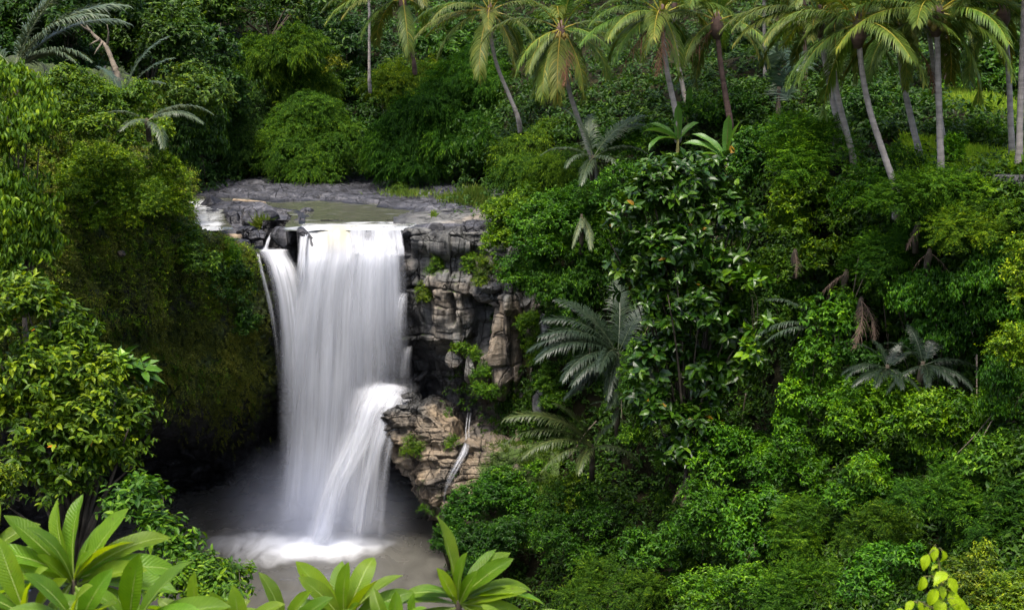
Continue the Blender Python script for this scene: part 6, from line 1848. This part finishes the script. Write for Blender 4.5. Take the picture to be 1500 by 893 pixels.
# a bare pale branch on the left
pts = [at(172, 112, 66), at(165, 92, 66.3), at(155, 68, 66.6), at(138, 52, 66.8), at(126, 38, 67)]
b0 = pts[0]
tr_ = thing('bare_tree', 'bare pale dead tree with one forked branch among the left bushes', 'tree', b0)
V_, F_ = tube(catmull(np.array([pts[0] - (0, 0, 1.5)] + pts), 30) - b0, np.linspace(0.17, 0.05, 30), 8, 0.15)
link('trunk', mesh('trunk', V_, F_, M_DEADWOOD), tr_)
for a_, b_, c_ in [((157, 66), (159, 50), (157, 36)), ((146, 58), (138, 62), (131, 66)), ((132, 46), (122, 40), (112, 30)), ((150, 62), (143, 72), (138, 80))]:
    V_, F_ = tube(catmull(np.array([at(*a_, 66.6), at(*b_, 66.3), at(*c_, 66.2)]), 10) - b0, np.linspace(0.06, 0.015, 10), 6)
    link('branch', mesh('branch', V_, F_, M_DEADWOOD), tr_)

# low stone wall at the right
def stone_wall():
    a, b = at(1452, 256, 43.2), at(1540, 258, 42.0)
    n, m = 60, 14
    t = np.linspace(0, 1, n)[None, :, None]
    P = a * (1 - t) + b * t
    P = np.repeat(P, m, 0).copy()
    h = np.linspace(0, -0.55, m)[:, None]
    P[..., 2] += h
    top = P[:1] + np.array([0, 0.45, 0.0])
    P = np.concatenate([top, P])
    f1, f2, rid = cells(np.broadcast_to(np.linspace(0, 9, n)[None], P.shape[:2]), np.broadcast_to(np.concatenate([[0], h[:, 0]])[:, None] * 4.5, P.shape[:2]), 9)
    P[1:, :, 1] += -0.08 * (rid - 0.5)[1:] + 0.05 * np.exp(-((f2 - f1) / 0.12) ** 2)[1:]
    A = {'tan': 0 * rid + 0.15, 'wet': 0 * rid + 0.55, 'moss': 0 * rid + 0.25}
    base = a * 0.5 + b * 0.5
    o = link('stone_wall', mesh('stone_wall', P - base, [grid_faces(m + 1, n)], M_ROCK, True, A))
    o.location = base
    tag(o, 'low dark stone wall below the grass at the right edge', 'wall')


stone_wall()


# ------------------------------------------------------------------ grass
def grass(name, slope, n, box, keep, label, h=0.30, color=(1, 1, 1), tint=0.45):
    rg = np.random.default_rng(n + 5)
    px, py = rg.uniform(box[0], box[2], n), rg.uniform(box[1], box[3], n)
    k = keep(px, py) > rg.uniform(size=n)
    P, N = slope.sample(px[k], py[k])
    D = unit(np.array([0, 0, 1.0]) + 0.45 * rg.normal(size=P.shape))
    f = fbm(P / 0.8, 3, 4)
    L = h * rg.uniform(0.5, 1.3, len(P)) * (1 + 0.5 * f)
    V, F, A = leaf_geo(P - np.array([0, 0, 0.03]), D, unit(rg.normal(size=P.shape)), L, 0.045 * np.ones(len(P)), np.clip(tint + 0.25 * f + 0.15 * rg.normal(size=len(P)), 0, 1), 'lo', 0.1, 0.3)
    tag(link(name, mesh(name, V, [F], M_GRASS, False, {'tint': A}), None, color), label, None, None, 'stuff')


grass('grass', palm_hill, 30000, (1310, 205, 1560, 262), lambda x, y: smooth(1315, 1345, x) * smooth(205, 214, y) * smooth(275, 255, y - 0.05 * (x - 1400)), 'bright grass at the feet of the palms on the right', 0.36, (2.0, 2.2, 0.9), 0.7)
grass('grass', palm_hill, 16000, (1380, 138, 1560, 185), lambda x, y: smooth(1380, 1395, x) * smooth(140, 146, y) * smooth(178, 168, y), 'lit grass strip on the upper terrace', 0.4, (1.5, 1.6, 0.9), 0.65)


def flat_grass(spots, label):
    rg = np.random.default_rng(99)
    PP, LL = [], []
    for px, py, rx, ry, n, h in spots:
        x, y = px + rx * rg.normal(size=n) * 0.5, py + ry * rg.normal(size=n) * 0.5
        PP.append(np.array([at_z(a, b, 15.25) for a, b in zip(x, y)]))
        LL.append(h * rg.uniform(0.5, 1.2, n))
    P, L = np.vstack(PP), np.concatenate(LL)
    D = unit(np.array([0, 0, 1.0]) + 0.45 * rg.normal(size=P.shape))
    V, F, A = leaf_geo(P - np.array([0, 0, 0.2]), D, unit(rg.normal(size=P.shape)), L, 0.06 * np.ones(len(P)), np.clip(0.5 + 0.2 * rg.normal(size=len(P)), 0, 1), 'lo', 0.1, 0.3)
    tag(link('grass', mesh('grass', V, [F], M_GRASS, False, {'tint': A})), label, None, None, 'stuff')


flat_grass([(692, 290, 20, 8, 1200, 0.8), (655, 289, 16, 4, 300, 0.45), (600, 281, 40, 4, 500, 0.4), (635, 312, 4, 2, 90, 0.35), (713, 298, 14, 7, 500, 0.6)], 'tufts of grass on the river bank in front of the bamboo')
rg_ = np.random.default_rng(5)
P_ = at(384 + rg_.normal(size=220) * 6, 333 + rg_.normal(size=220) * 3, 73.3)
V_, F_, A_ = leaf_geo(P_, unit(np.array([0, -0.3, 1.0]) + 0.6 * rg_.normal(size=P_.shape)), unit(rg_.normal(size=P_.shape)), rg_.uniform(0.3, 0.8, 220), 0.04 * np.ones(220), np.clip(0.7 + 0.2 * rg_.normal(size=220), 0, 1), 'lo', 0.1, 0.4)
o_ = link('grass_tuft', mesh('grass_tuft', V_, [F_], M_GRASS, False, {'tint': A_}))
tag(o_, 'yellowish grass tuft growing out of the pale boulder', 'grass tuft')


# bare hanging lianas and dead stems among the leaves
def lianas(n):
    rg = np.random.default_rng(321)
    px, py = rg.uniform(880, 1500, n), rg.uniform(330, 640, n)
    P, N = palm_hill.sample(px, py)
    parts = []
    for p, m in zip(P, N):
        a = p + m * rg.uniform(0.3, 0.9) + np.array([0, 0, rg.uniform(-0.2, 0.4)])
        L = rg.uniform(0.8, 2.6)
        side = rg.normal(size=3) * np.array([0.35, 0.25, 0.1]) * L
        q = catmull(np.array([a, a + side * 0.4 - (0, 0, L * 0.35), a + side * 0.7 - (0, 0, L * 0.7), a + side - (0, 0, L)]), 14)
        parts.append(tube(q, np.linspace(0.022, 0.009, 14) * rg.uniform(0.7, 1.5), 5))
    V, F = merge(parts)
    tag(link('hanging_vines', mesh('hanging_vines', V, F, M_DEADWOOD)), 'thin bare vines and dead stems hanging in the leaves of the slope', None, None, 'stuff')


lianas(80)


def ledge_grass(n):
    rg = np.random.default_rng(77)
    r, c = rg.integers(40, 190, n), rg.integers(0, LP.shape[1], n)
    k = rg.uniform(size=n) < smooth(700, 740, LX[r, c]) * smooth(-0.25, 0.2, fbm(LP[r, c] / 0.6, 2, 93))
    P = LP[r[k], c[k]]
    D = unit(np.array([0, -0.25, 1.0]) + 0.6 * rg.normal(size=P.shape))
    V, F, A = leaf_geo(P, D, unit(rg.normal(size=P.shape)), rg.uniform(0.10, 0.32, len(P)), 0.03 * np.ones(len(P)), np.clip(0.5 + 0.22 * rg.normal(size=len(P)), 0, 1), 'lo', 0.1, 0.4)
    tag(link('grass', mesh('grass', V, [F], M_GRASS, False, {'tint': A}), None, (0.8, 0.9, 0.7)), 'short grass growing on the end of the tan ledge', None, None, 'stuff')


ledge_grass(22000)
